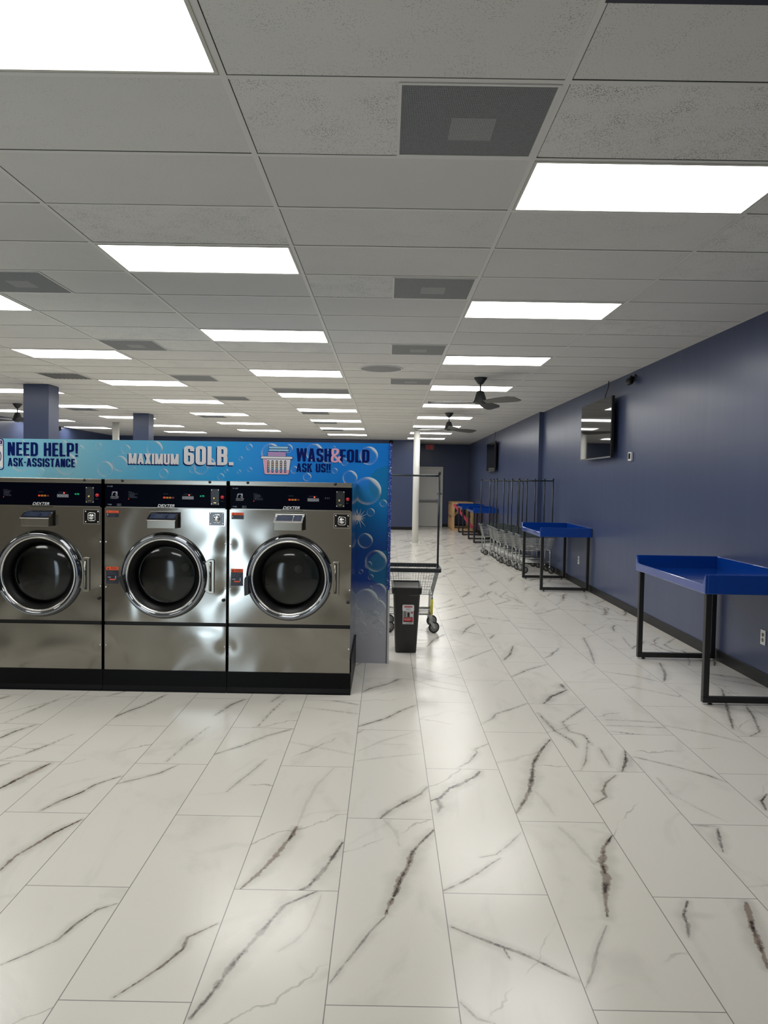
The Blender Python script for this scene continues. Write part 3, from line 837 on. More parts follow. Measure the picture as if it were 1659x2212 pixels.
lv = [(-2, 4, 'dark square ceiling vent cut by the left picture edge'), (-2, 8, 'dark square ceiling vent, second in the row above the left washer'), (-2, 12, 'dark ceiling vent, third in the row above the washers'),
      (-2, 16, 'dark ceiling vent, fourth in the row above the washers'), (-1, 20, 'dark vent just behind the sixth panel over the washers'), (-1, 24, 'dark vent just behind the seventh panel over the washers'), (-1, 28, 'dark vent just behind the eighth panel over the washers'), (-3, 22, 'dark ceiling vent behind the fifth panel of the second left row')]
for ci, r_, txt in lv:
    vent('ceiling_vent', txt, X0 + ci * TW + bw + .001, X0 + (ci + .5) * TW - bw, Y0 + r_ * TD + bw * 2, Y0 + (r_ + 1) * TD - bw, patch=r_ < 10)
vent('ceiling_vent', 'wide dark panel vent spanning a full tile ahead of the fifth washer row light', X0 - TW + bw + .001, X0 - bw - .001, Y0 + 14 * TD + bw * 2, Y0 + 15 * TD - bw, patch=False)
vent('ceiling_vent', 'striped louvered ceiling vent just ahead of the large blue column', X0 - 3.5 * TW + bw, X0 - 3 * TW - bw - .001, Y0 + 12 * TD + bw * 2, Y0 + 13 * TD - bw, louver=True)
vent('ceiling_vent', 'dark ceiling vent seen right beside the large blue column', X0 - 5 * TW + bw + .001, X0 - 4.5 * TW - bw, Y0 + 20 * TD + bw * 2, Y0 + 21 * TD - bw, patch=False)
t = thing('ceiling_speaker', 'round perforated speaker grille flush in the ceiling above the aisle', 'speaker', (-.095, 9.11, 0))
b = MB(); b.lathe([(.0, CE - .006), (.25, CE - .006), (.255, CE - .005)], n=40); b.build('grille', MT['perf_patch'], t)
b = MB(); b.lathe([(.255, CE - .001), (.255, CE - .008), (.272, CE - .008), (.275, CE - .001)], n=40); b.build('rim', MT['tbar'], t)

# ------------------------------------------------------------------ columns
for (x0, x1, y0, y1, lab) in ((-5.615, -5.225, 11.14, 11.5, 'square blue column rising behind the washers, larger of the two'),
                              (-5.57, -5.227, 15.82, 16.17, 'square blue column rising behind the washers, smaller and farther back')):
    b = MB(); b.box(x0, x1, y0, y1, 0.0, CE - .003)
    tag(b.build('square_column', MT['column'], bevel=.006), lab, 'column', 'square blue columns')
t = thing('round_pole', 'white round support pole standing alone in the aisle', 'pole', (.765, 18.85, 0), 'white round support poles')
b = MB(); b.lathe([(0, 0.004), (.083, .004), (.083, CE - .003), (0, CE - .003)], n=32); b.build('shaft', MT['white_paint'], t)
b = MB(); b.box(-.13, .13, -.12, .12, .0005, .01); b.build('base_plate', MT['white_paint'], t, bevel=.002)
dup(t, (-6.95, 18.5, 0), 'white round pole glimpsed between the two blue columns')

# ------------------------------------------------------------------ back door and exit sign
t = bpy.data.objects.new('door_1', None); COL.objects.link(t); t['kind'] = 'structure'; t.location = (0, YB2, 0)
b = MB(); b.box(1.09, 1.95, -.03, -.004, .012, 2.1); b.build('door_panel', MT['door_grey'], t, bevel=.003)
b = MB(); b.box(1.01, 1.085, -.05, -.001, 0, 2.17); b.box(1.955, 2.03, -.05, -.001, 0, 2.17); b.box(1.085, 1.955, -.05, -.001, 2.105, 2.17); b.build('door_frame', MT['door_grey'], t, bevel=.004)
b = MB(); b.box(1.12, 1.86, -.09, -.04, .9, .97); b.box(1.82, 1.9, -.1, -.03, .87, 1.0); b.build('push_bar', MT['bar_grey'], t, bevel=.004)
b = MB(); b.tube([(1.85, -.1, 1.2), (2.0, -.1, 1.2)], .012, 8); b.box(1.84, 1.9, -.09, -.03, 1.17, 1.23); b.build('door_handle', MT['black'], t)
t = thing('exit_sign', 'small grey EXIT sign with red letters high above the back door', 'exit sign', (1.535, YB2 - .03, 2.877))
b = MB(); b.box(-.16, .16, -.03, .028, -.1, .1); b.build('housing', MT['exit_box'], t, bevel=.006)
b = MB(); b.flat(text_polys('EXIT', -.115, .115, -.07, .07, t=.13), -.0315); b.build('letters', MT['exit_red'], t, fixn=False)

# ------------------------------------------------------------------ domes, thermostat, outlets
def dome(loc, direction, label):
    t = thing('security_camera', label, 'security camera', loc, 'black dome security cameras')
    d = Vector(direction)
    b = MB(); b.tube([d * 0.001, d * .03], .065, 20); b.build('mount', MT['black'], t)
    b = MB()
    q = d.to_track_quat('Z', 'Y').to_matrix()
    prof = [(.06 * math.cos(a), .03 + .06 * math.sin(a)) for a in [i * PI / 2 / 8 for i in range(9)]]
    s = MB(); s.lathe(prof, n=20)
    b.add([q @ Vector(v) for v in s.v], s.f, 0, True)
    b.build('lens_dome', MT['black_gloss'], t)
dome((.12, YB - .001, 2.915), (0, -1, 0), 'tiny black dome camera on the back wall above the sign corner')
dome((XL + .001, 20.2, 2.92), (1, 0, 0), 'black dome camera high on the far left wall')
t = thing('security_camera', 'black bullet camera under the ceiling on the blue right wall', 'security camera', (XR, 8.95, 2.9), 'black dome security cameras')
b = MB(); b.lathe([(.0, -.012), (.05, -.012), (.05, 0)], axis='x', n=20); b.tube([(-.01, 0, 0), (-.05, 0, .02), (-.07, 0, -.02)], .016, 8); b.build('mount', MT['black'], t)
b = MB(); b.tube([(-.05, -.03, -.03), (-.06, -.01, -.035), (-.075, .03, -.045), (-.08, .05, -.05)], [.036, .046, .044, .03], 14); b.build('camera_body', MT['black'], t)
t = thing('thermostat', 'small pale thermostat with dark screen on the right wall', 'thermostat', (XR, 9.0, 1.94))
b = MB(); b.box(-.028, -.0005, -.055, .055, -.055, .055); b.build('housing', MT['thermo'], t, bevel=.006)
b = MB(); b.box(-.0295, -.028, -.035, .03, -.03, .038); b.build('screen', MT['black_gloss'], t)
def outlet(y, z, lab):
    t = thing('wall_outlet', lab, 'outlet', (XR, y, z), 'white wall outlets')
    b = MB(); b.box(-.007, -.0005, -.037, .037, -.06, .06); b.build('cover_plate', MT['outlet'], t, bevel=.002)
    for s in (-1, 1):
        b = MB(); b.lathe([(0, -.009), (.016, -.009), (.017, -.007)], (0, 0, s * .021), 'x', 20)
        o = b.build('socket', MT['label_grey'], t)
        b = MB(); b.box(-.0098, -.009, -.008, -.005, s * .021, s * .021 + .009); b.box(-.0098, -.009, .005, .008, s * .021, s * .021 + .009); b.build('slots', MT['black'], o)
outlet(5.74, .377, 'white duplex outlet on the wall behind the nearest blue table')
outlet(11.3, .40, 'white duplex outlet on the wall under the second blue table')

# ------------------------------------------------------------------ TVs
def tv(y0, y1, z0, z1, x, label, tilt=0.0):
    t = thing('wall_tv', label, 'tv', (x, (y0 + y1) / 2, (z0 + z1) / 2), 'wall mounted televisions')
    hy, hz = (y1 - y0) / 2, (z1 - z0) / 2
    b = MB(); b.box(0.004, .045, -hy, hy, -hz, hz); b.build('housing', MT['tv_body'], t, bevel=.006)
    b = MB(); b.box(0, .004, -hy + .008, hy - .008, -hz + .02, hz - .008); b.build('screen', MT['tv_screen'], t)
    b = MB(); b.box(.0015, .004, -hy, hy, -hz, -hz + .018); b.build('bottom_trim', MT['bar_grey'], t)
    b = MB(); d = (XR if y0 < 14 else XR2) - x
    b.box(.045, d - .012, -.05, .05, -.12, .12); b.box(d - .02, d - .001, -.3, .3, -.15, .15); b.build('wall_bracket', MT['black_steel'], t)
    b = MB(); zc = CE - (z0 + z1) / 2
    pts = [(.03, .05 - hy * .5, hz - .01), (.04, .05 - hy * .5, hz + .04), (.05, .02 - hy * .5, hz + .1), (.06, -hy * .5 - .02, hz + .16), (.06, -hy * .5 - .02, zc - .004)]
    b.tube(fillet(pts, .03), .006, 6); b.build('power_cable', MT['black'], t)
    t.rotation_euler = (0, tilt, 0)
    return t
tv(9.51, 10.97, 1.945, 2.757, 2.925, 'large black wall TV nearest the camera reflecting ceiling lights')
tv(19.2, 20.75, 1.92, 2.72, 2.85, 'black wall TV farther back above the row of carts')

# ------------------------------------------------------------------ ceiling fans
def fan(loc, angs, label, grp='black three-blade ceiling fans'):
    t = thing('ceiling_fan', label, 'ceiling fan', (loc[0], loc[1], CE), grp)
    b = MB(); b.lathe([(0, -.002), (.086, -.002), (.086, -.012), (.035, -.085), (.015, -.092), (0, -.092)], n=28); b.build('canopy', MT['fan'], t)
    b = MB(); b.tube([(0, 0, -.09), (0, 0, -.19)], .011, 10); b.build('downrod', MT['fan'], t)
    b = MB(); b.lathe([(0, -.175), (.03, -.176), (.05, -.19), (.093, -.315), (.095, -.325), (.07, -.345), (.03, -.36), (0, -.362)], n=28); b.build('motor_housing', MT['fan'], t)
    for a in angs:
        b = MB(); vs = []; fs = []; n = 9
        for i in range(n):
            r = .08 + (.7 - .08) * i / (n - 1); s = i / (n - 1)
            wd = .045 + .05 * math.sin(min(1, s * 1.3) * PI / 2) - (.03 if i == n - 1 else 0)
            tw = math.radians(-14)
            for e, zz in ((-1, .004), (1, .004), (1, -.004), (-1, -.004)):
                yy_ = wd * e
                vs.append((r, yy_ * math.cos(tw), -.328 + yy_ * math.sin(tw) + zz - .01 * s))
        for i in range(n - 1):
            for q in range(4):
                fs.append((i * 4 + q, i * 4 + (q + 1) % 4, (i + 1) * 4 + (q + 1) % 4, (i + 1) * 4 + q))
        fs += [(0, 1, 2, 3), ((n - 1) * 4, (n - 1) * 4 + 3, (n - 1) * 4 + 2, (n - 1) * 4 + 1)]
        A = math.radians(a); c, s = math.cos(A), math.sin(A)
        b.add([(x * c - y * s, x * s + y * c, z) for x, y, z in vs], fs, 0, False)
        b.build('blade', MT['fan_blade'], t)
    return t
fan((1.236, 9.76), (178, 305, 65), 'black ceiling fan nearest the camera, right of the aisle')
fan((1.236, 14.64), (158, 36, 275), 'second black ceiling fan, in front of the white round pole')
fan((-7.27, 14.2), (190, 310, 70), 'dark ceiling fan half hidden behind the large blue column')

# ================================================================== BULKHEAD
YP = 6.19
bulk = thing('sign_bulkhead', 'blue bubble printed signboard standing behind the washers with WASH & FOLD lettering', 'signboard', (0, YP, 0))
b = MB()
b.prism_xz([(-3.6, 1.3), (-.3, 1.3), (-.3, 0), (.018, 0), (.018, 1.899), (-.3, 1.898), (-1.534, 1.893), (-3.6, 1.886)], 0, .12)
panel_mb = b
b = MB(); b.box(.018, .0235, -.002, .12, 0, 1.899); b.build('dark_edge', MT['black'], bulk)
b = MB(); b.box(.0235, .042, -.006, .12, 0, .64); b.build('corner_trim', MT['edge_white'], bulk, bevel=.002)
b = MB()
n = 130
for i in range(n):
    zz = .64 + (1.899 - .64) * i / n
    b.box(.016 + rng.uniform(-.003, .002), .04 + rng.uniform(-.002, .003), -.008 + rng.uniform(-.003, .002), .12, zz, zz + .0096)
b.build('wrap_edge', MT['wrap_edge'], bulk)
e = -.0012
def sign(name, polys, m_, y=e):
    b = MB(); b.flat(polys, y); return b.build(name, m_, bulk, fixn=False)
sign('need_help_lettering', text_polys('NEED HELP!', -3.254, -2.65, 1.742, 1.857, gap=.07), MT['sign_navy'])
sign('ask_assistance_lettering', text_polys('ASK-ASSISTANCE', -3.254, -2.676, 1.651, 1.723, t=.165), MT['sign_navy'])
for nm, s, x0, x1, z0, z1 in (('maximum_lettering', 'MAXIMUM', -2.215, -1.784, 1.689, 1.779), ('weight_lettering', '60LB.', -1.741, -1.315, 1.690, 1.849)):
    b = MB()
    for q in range(4):
        b.flat(text_polys(s, x0 - .003 - .0022 * q, x1 - .003 - .0022 * q, z0 - .003 - .0022 * q, z1 - .003 - .0022 * q, t=.17), e + .0002 * (3 - q) , 0)
    b.flat(text_polys(s, x0, x1, z0, z1, t=.17), e - .0042, 1)
    b.build(nm, [MT['sign_navy'], MT['sign_white']], bulk, fixn=False)
wp = text_polys('WASH', -.778, -.478, 1.732, 1.846, t=.165)
sign('wash_lettering', wp, MT['sign_navy'])
sign('fold_lettering', text_polys('FOLD', -.405, -.152, 1.732, 1.842, t=.165), MT['sign_navy'])
sign('ampersand', text_polys('&', -.485, -.395, 1.728, 1.846), MT['sign_pink'], e - .0036)
sign('ask_us_lettering', text_polys('ASK US!!', -.777, -.483, 1.643, 1.717, t=.165), MT['sign_navy'])
def rrect(x0, x1, z0, z1, r, n=5):
    out = []
    for cx_, cz_, a0 in ((x1 - r, z1 - r, 0), (x0 + r, z1 - r, PI / 2), (x0 + r, z0 + r, PI), (x1 - r, z0 + r, 1.5 * PI)):
        for i in range(n + 1):
            a = a0 + PI / 2 * i / n
            out.append((cx_ + r * math.cos(a), cz_ + r * math.sin(a)))
    return out
def rowed(poly, d, y, b, mi_o, mi_i):
    """outlined flat shape: outline below, fill scaled inward on top"""
    cx_ = (min(p[0] for p in poly) + max(p[0] for p in poly)) / 2; cz_ = (min(p[1] for p in poly) + max(p[1] for p in poly)) / 2
    hw = (max(p[0] for p in poly) - min(p[0] for p in poly)) / 2; hh = (max(p[1] for p in poly) - min(p[1] for p in poly)) / 2
    b.flat([poly], y, mi_o)
    b.flat([[(cx_ + (a - cx_) * (1 - d / hw), cz_ + (c - cz_) * (1 - d / hh)) for a, c in poly]], y - .0003, mi_i)
# laundry basket artwork
mats_ = [MT['sign_navy'], MT['sign_white'], MT['sign_pink'], MT['sign_lilac'], MT['sign_ice'], MT['sign_sand'], MT['sign_teal']]
bx0, bx1, bz0, bz1 = -1.085, -.806, 1.616, 1.861
def bxm(u, v): return (bx0 + (bx1 - bx0) * u, bz0 + (bz1 - bz0) * v)
b = MB()
for u0, u1, v0, v1, mi in ((.24, .86, .90, 1.0, 4), (.24, .88, .81, .905, 4), (.2, .8, .71, .805, 3), (.2, .8, .635, .73, 3)):
    p0, p1 = bxm(u0, v0), bxm(u1, v1); rowed(rrect(p0[0], p1[0], p0[1], p1[1], .011), .0035, e, b, 0, mi)
body = [bxm(.06, .57), bxm(.94, .57), bxm(.885, .03), bxm(.86, 0), bxm(.14, 0), bxm(.115, .03)]
rowed(body, .004, e - .0006, b, 0, 1)
b.flat([[bxm(.125, .17), bxm(.88, .17), bxm(.865, .03), bxm(.14, .03)], [bxm(.085, .55), bxm(.2, .55), bxm(.22, .1), bxm(.13, .1)]], e - .0011, 2)
for i in range(5):
    c = .24 + .13 * i; p0, p1 = bxm(c - .03, .07), bxm(c + .035, .5)
    b.flat([rrect(p0[0], p1[0], p0[1], p1[1], .0085)], e - .0014, 0)
    for q in range(5):
        a0 = p0[1] + (p1[1] - p0[1]) * (.08 + .18 * q)
        b.flat([rc(p0[0] + .005, a0, p1[0] - .005, a0 + (p1[1] - p0[1]) * .13)], e - .0017, 5 if q > 1 else 4)
p0, p1 = bxm(0, .54), bxm(1.0, .65); rowed(rrect(p0[0], p1[0], p0[1], p1[1], .012), .004, e - .002, b, 0, 1)
b.build('basket_artwork', mats_, bulk, fixn=False)
# washing machine artwork at the left end
b = MB()
rowed(rrect(-3.5, -3.287, 1.62, 1.886, .02), .007, e, b, 0, 1)
b.flat([rc(-3.49, 1.827, -3.295, 1.831)], e - .0006, 0); b.flat([rc(-3.34, 1.84, -3.30, 1.87)], e - .0006, 0)
b.flat([rc(-3.335, 1.848, -3.31, 1.862)], e - .0009, 3)
cir = lambda r: [(-3.39 + r * math.cos(a * PI / 20), 1.735 + r * math.sin(a * PI / 20)) for a in range(40)]
b.flat([cir(.083)], e - .0006, 0); b.flat([cir(.076)], e - .0008, 1); b.flat([cir(.058)], e - .001, 0); b.flat([cir(.052)], e - .0012, 4)
b.flat([rc(-3.48, 1.63, -3.30, 1.645)], e - .0006, 4)
b.build('washer_artwork', mats_, bulk, fixn=False)
# printed bubbles
BUB = [(-2.241,1.811,.04),(-1.993,1.82,.07),(-2.171,1.649,.016),(-1.914,1.612,.04),(-1.667,1.649,.03),(-1.595,1.67,.064),(-1.518,1.707,.044),(-1.424,1.59,.03),(-1.181,1.848,.028),(-1.254,1.749,.018),(-1.377,1.64,.018),(-1.269,1.636,.017),(-1.176,1.655,.02),(-2.291,1.688,.068),(-.997,1.801,.083),(-.847,1.841,.038),(-.625,1.815,.075),(-.509,1.78,.06),(-.158,1.792,.079),(-.364,1.735,.032),(-.448,1.658,.024),(-.683,1.6,.036),(-.316,1.6,.064),(-.793,1.66,.032),(-.459,1.855,.016),(-2.474,1.835,.028),(-2.753,1.68,.095),(-2.779,1.835,.044),(-2.418,1.641,.068),(-3.142,1.692,.087),(-3.133,1.851,.028),(-2.636,1.804,.04),(-2.971,1.61,.032)]
BUB2 = [(-.134,1.307,.035),(-.027,1.387,.032),(-.177,1.062,.066),(-.082,.889,.095),(-.146,.853,.032),(-.21,.794,.02),(-.124,.749,.024),(-.127,.659,.016),(-.054,.628,.068)]
BUB3 = [(-.16,.543,.105),(-.064,.483,.075),(-.143,.433,.052),(-.201,.316,.045),(-.183,.212,.022),(-.164,.252,.018),(-.22,.259,.018),(-.053,.334,.052),(-.05,.25,.03),(-.1,.40,.06),(-.24,.42,.05)]
panel_uv = {}
def bubbles(L, mi, y):
    for (cx_, cz_, r) in L:
        n = 36; o_ = len(panel_mb.v); ring = []
        for a in range(n):
            th = 2 * PI * a / n
            xx2 = min(cx_ + r * math.cos(th), .016); zz2 = min(cz_ + r * math.sin(th), 1.885)
            ring.append((xx2, zz2)); panel_uv[o_ + a] = ((xx2 - cx_) / r * .5 + .5, (zz2 - cz_) / r * .5 + .5)
        panel_mb.flat([ring], y, mi)
bubbles(BUB + BUB2 + [(-.165, 1.49, .12)], 1, e + .0006)
bubbles(BUB3, 2, e + .0005)
panel_mb.flat([[(max(-.3, min(.016, .0 + .155 * math.cos(a * PI / 24))), 1.55 + .155 * math.sin(a * PI / 24)) for a in range(48)]], e + .0009, 3)
panel_mb.flat([[(min(.016, .0 + .15 * math.cos(a * PI / 24)), .83 + .15 * math.sin(a * PI / 24)) for a in range(48)]], e + .0009, 3)
po = panel_mb.build('panel', [MT['vinyl'], MT['bubble'], MT['bubble_soft'], MT['bubble_teal']], bulk, fixn=False)
ul = po.data.uv_layers.new(name='UVMap')
for lp in po.data.loops:
    ul.data[lp.index].uv = panel_uv.get(lp.vertex_index, (0, 0))
star = []
for i in range(28):
    a = 2 * PI * i / 28; r = (rng.uniform(.05, .1) if i % 2 == 0 else .018)
    star.append((-.235 + r * math.cos(a), 1.258 + r * math.sin(a)))
star = [star[i:i + 2] for i in range(0)] or star
b = MB()
for i in range(0, 28, 2):
    b.flat([[(-.235, 1.258), star[i - 1], star[i], star[(i + 1) % 28]]], e)
b.build('star_print', MT['sign_white'], bulk, fixn=False)

# ================================================================== WASHING MACHINES
YM = 5.259; MW = .892; MD = .92; MTOP = 1.556
def build_machine(label, x, handle, show_price, emblem_scale=1.0):
    t = thing('washing_machine', label, 'washing machine', (x, YM, 0), 'front load washers in a row')
    # cabinet shell (open front)
    b = MB()
    o_ = .004
    z0, z1 = .0, MTOP
    b.add([(0, o_, z0), (0, MD, z0), (0, MD, z1), (0, o_, z1)], [(0, 1, 2, 3)])
    b.add([(MW, o_, z0), (MW, MD, z0), (MW, MD, z1), (MW, o_, z1)], [(0, 1, 2, 3)])
    b.add([(0, MD, z0), (MW, MD, z0), (MW, MD, z1), (0, MD, z1)], [(0, 1, 2, 3)])
    b.add([(0, o_, z1), (MW, o_, z1), (MW, MD, z1), (0, MD, z1)], [(0, 1, 2, 3)])
    b.build('cabinet', MT['steel_side'], t)
    b = MB(); b.box(0, MW, -.006, .02, 1.5225, MTOP); o = b.build('top_strip', MT['steel_plain'], t, bevel=.003)
    for sx in (.132, .769):
        b = MB(); b.lathe([(0, -.012), (.007, -.011), (.011, -.006)], (sx, 0, 1.546), 'y', 14); b.build('screw', MT['black'], o)
    # control panel
    b = MB(); b.box(.004, MW - .004, -.002, .02, 1.357, 1.520); cp = b.build('control_panel', MT['navy'], t)
    y = -.0026
    b = MB(); b.box(.01, MW - .01, -.004, .01, 1.349, 1.3565); b.build('trim_strip', MT['steel_plain'], t)
    b = MB(); b.box(.375, .535, -.0035, .01, 1.345, 1.384); bd = b.build('badge', MT['navy'], t)
    b = MB(); put_font(b, 'DEXTER', .388, .512, 1.359, 1.379, -.0041, 0, shear=.35, bold=.01); b.build('badge_lettering', MT['print_white'], bd, fixn=False)
    b = MB()
    put_font(b, '6 x', .022, .044, 1.5, 1.509, y, 0); b.flat([rc(.048, 1.5, .058, 1.502), rc(.048, 1.5, .05, 1.509), rc(.056, 1.5, .058, 1.509)], y)
    put_font(b, 'T-900', .022, .052, 1.366, 1.375, y, 0, bold=.01)
    b.flat(stroke2([(.093, 1.364), (.12, 1.364), (.12, 1.376), (.093, 1.376)], .0012, True), y); lines_block(b, .099, .115, 1.366, 1.372, 1, y)
    b.build('model_print', MT['print_grey'], cp, fixn=False)
    b = MB()   # horse-head emblem: pale shield with dark head
    b.flat([[(.052, 1.436), (.094, 1.436), (.094, 1.466), (.06, 1.466), (.053, 1.455)]], y, 0)
    b.flat([[(.057, 1.436), (.06, 1.448), (.066, 1.458), (.073, 1.461), (.078, 1.463), (.08, 1.458), (.089, 1.447), (.09, 1.441), (.086, 1.440), (.08, 1.447), (.077, 1.446), (.083, 1.436)]], y - .0003, 1)
    b.flat([[(.0555, 1.437), (.0575, 1.449), (.064, 1.460), (.061, 1.46), (.054, 1.451)]], y - .0004, 1)
    put_font(b, 'DEXTER', .044, .103, 1.423, 1.432, y, 0, shear=.3, bold=.015); put_font(b, 'LAUNDRY', .044, .102, 1.413, 1.420, y, 0, shear=.3)
    b.build('emblem', [MT['print_grey'], MT['navy']], cp, fixn=False)
    b = MB(); lines_block(b, .173, .215, 1.464, 1.47, 1, y); lines_block(b, .182, .245, 1.42, 1.462, 6, y)
    for i in range(6): b.flat([rc(.175, 1.4225 + i * .007, .178, 1.4255 + i * .007)], y)
    lines_block(b, .43, .465, 1.452, 1.458, 1, y, ragged=False); lines_block(b, .578, .638, 1.452, 1.458, 1, y, ragged=False); lines_block(b, .57, .65, 1.4405, 1.444, 1, y, ragged=False); lines_block(b, .848, .876, 1.405, 1.413, 2, y)
    b.build('panel_print', MT['text_dim'], cp, fixn=False)
    b = MB(); b.lathe([(0, y - .001), (.0035, y)], (.176, 0, 1.413), 'y', 10); b.build('indicator', MT['red_led_dim'], cp)
    for i, mm in enumerate(('red_led_dim', 'amber_led', 'amber_led', 'red_dark')):
        b = MB(); b.box(.429 + i * .021, .445 + i * .021, y - .0008, y, 1.4215, 1.4335); b.build('cycle_light', MT[mm], cp)
    b = MB(); b.box(.568, .65, y - .0008, y, 1.418, 1.439); o = b.build('selector_keys', MT['print_grey'], cp)
    b = MB()
    for i in range(4): b.box(.5715 + i * .02, .5855 + i * .02, y - .0014, y - .0008, 1.4205, 1.4365)
    for i in range(4): b.box(.576 + i * .02, .581 + i * .02, y - .0018, y - .0014, 1.424, 1.433, 1)
    b.build('key_caps', [MT['navy'], MT['print_white']], o)
    b = MB(); b.lathe([(0, y - .002), (.005, y)], (.618, 0, 1.449), 'y', 12); b.build('red_indicator', MT['red_led'], cp)
    b = MB(); put_font(b, '4.75' if show_price else '- - -', .695, .728, 1.437, 1.449, y, 0, bold=.01)
    b.build('price_display', MT['green_led'] if show_price else MT['text_dim'], cp, fixn=False)
    b = MB(); b.box(.776, .838, -.006, -.002, 1.379, 1.496); o = b.build('coin_plate', MT['coin'], t, bevel=.0015)
    b = MB()
    for sx in (.782, .832):
        for sz in (1.386, 1.489): b.lathe([(0, -.0085), (.0035, -.008), (.004, -.006)], (sx, 0, sz), 'y', 10)
    b.build('plate_screws', MT['chrome'], o)
    b = MB(); b.lathe([(0, -.012), (.007, -.011), (.008, -.006)], (.8, 0, 1.427), 'y', 14); b.box(.797, .816, -.008, -.006, 1.394, 1.398); b.build('coin_return', MT['brass'], o)
    b = MB(); b.box(.8035, .8065, -.0064, -.006, 1.402, 1.462); b.build('coin_slot', MT['black'], o)
    b = MB(); b.lathe([(0, -.012), (.0105, -.0115), (.0125, -.009), (.0125, -.002)], (.861, 0, 1.437), 'y', 18); b.build('stop_button', MT['red_button'], t)
    # front panel with a round opening
    DC = (.443, .857); RO = .285; n = 96
    x0, x1, z0, z1 = 0, MW, .513, 1.3485
    b = MB(); vs = []; fs = []
    NR = 7
    for i in range(n):
        a = 2 * PI * i / n; c, s = math.cos(a), math.sin(a)
        tx = ((x1 - DC[0]) / c if c > 1e-9 else ((x0 - DC[0]) / c if c < -1e-9 else 9)); tz = ((z1 - DC[1]) / s if s > 1e-9 else ((z0 - DC[1]) / s if s < -1e-9 else 9))
        L = min(tx, tz)
        for j in range(NR): vs.append((DC[0] + c * (RO + (L - RO) * j / (NR - 1)), 0, DC[1] + s * (RO + (L - RO) * j / (NR - 1))))
    for cx_, cz_ in ((x0, z0), (x1, z0), (x1, z1), (x0, z1)):
        # snap the nearest boundary vertex to the corner
        bi = min(range(n), key=lambda i: (vs[i * NR + NR - 1][0] - cx_) ** 2 + (vs[i * NR + NR - 1][2] - cz_) ** 2)
        vs[bi * NR + NR - 1] = (cx_, 0, cz_)
    for i in range(n):
        for j in range(NR - 1):
            i2 = (i + 1) % n; fs.append((i * NR + j, i * NR + j + 1, i2 * NR + j + 1, i2 * NR + j))
    b.add(vs, fs, 0, True)
    fp = b.build('front_panel', MT['steel'], t, fixn=False)
    b = MB(); b.box(0, MW, .012, .02, .48, .52); b.build('recess_strip', MT['black'], t)
    b = MB(); b.box(0, MW, -.001, .012, .486, .488); b.prism_xz([(.004, .513), (MW - .012, .513), (MW - .004, .488), (.004, .488)], .004, .012); b.build('dark_ledge', MT['rubber'], t)
    b = MB(); b.box(0, MW, 0, .012, .155, .486); b.build('lower_panel', MT['steel'], t)
    # rubber plinth flaring forward at its foot
    b = MB(); yb = 0
    prof = [(-.004, .155), (-.004, .04), (-.02, .012), (-.024, 0), (.06, 0), (.06, .155)]
    e0, e1 = (-.009, MW + .009)
    b.add([(e0, a, c) for a, c in prof] + [(e1, a, c) for a, c in prof], [tuple(range(6))[::-1], tuple(range(6, 12))] + [(i, i + 6, (i + 1) % 6 + 6, (i + 1) % 6) for i in range(6)])
    b.box(MW + .001, MW + .009, .06, MD, 0, .25); b.build('plinth', MT['base'], t)
    # small hardware
    for sx, sz in ((.010, 1.097), (MW - .009, 1.095), (.010, .765), (MW - .009, .77), (.010, .335), (MW - .009, .335)):
        b = MB(); b.lathe([(0, -.006), (.005, -.005), (.0065, 0)], (sx, 0, sz), 'y', 12); b.build('screw', MT['chrome'], t)
    b = MB(); b.lathe([(0, -.02), (.009, -.018), (.013, -.008), (.013, 0)], (.874, 0, .683), 'y', 16); b.build('bumper', MT['black'], t)
    # warning labels
    def wlabel(x0, x1, z0, z1, zs, big):
        b = MB(); b.box(x0, x1, -.0012, 0, z0, z1, 0); b.flat([rc(x0, zs, x1, z1)], -.0015, 1)
        b.flat([[(x0 + .008, zs + .005), (x0 + .022, zs + .005), (x0 + .015, z1 - .004)]], -.0018, 2)
        lines_block(b, x0 + .034, x1 - .012, zs + (z1 - zs) * .45, z1 - .003, 1, -.0018, 2, False); lines_block(b, x0 + .03, x1 - .008, zs + .003, zs + (z1 - zs) * .42, 1, -.0018, 2, False)
        if big:
            lines_block(b, x0 + .006, x1 - .006, zs - .034, zs - .004, 4, -.0018, 3)
            b.flat([rc(x0 + .01, zs - .055, x0 + .034, zs - .049), rc(x1 - .024, zs - .062, x1 - .017, zs - .042), rc(x1 - .03, zs - .065, x1 - .012, zs - .063)], -.0018, 4)
            b.flat([rrect(x0 + .022, x1 - .022, z0 + .027, z0 + .036, .004)], -.0018, 1); lines_block(b, x0 + .008, x1 - .008, z0 + .003, z0 + .022, 3, -.0018, 3)
        else:
            lines_block(b, x0 + .024, x1 - .006, z0 + .003, zs - .004, 3, -.0018, 3); b.flat([rc(x0 + .006, z0 + .01, x0 + .012, zs - .006)], -.0018, 4)
        b.build('warning_label', [MT['decal_navy'], MT['orange'], MT['dark_print'], MT['text_dim'], MT['print_grey']], t, fixn=False)
    wlabel(.014, .103, 1.279, 1.327, 1.309, False)
    wlabel(.013, .102, .79, .915, .89, True)
    # soap dispenser: dark recess, sloping lid, steel bin
    b = MB(); b.box(.335, .56, -.001, .0, 1.205, 1.325); b.flat(stroke2([(.335, 1.205), (.56, 1.205), (.56, 1.325), (.335, 1.325)], .004, True), -.0015, 1); b.build('dispenser_recess', [MT['black_gloss'], MT['steel_plain']], t)
    b = MB(); yo = -.075
    pts = [(.333, yo, 1.268), (.538, yo, 1.268), (.545, -.002, 1.318), (.34, -.002, 1.318)]
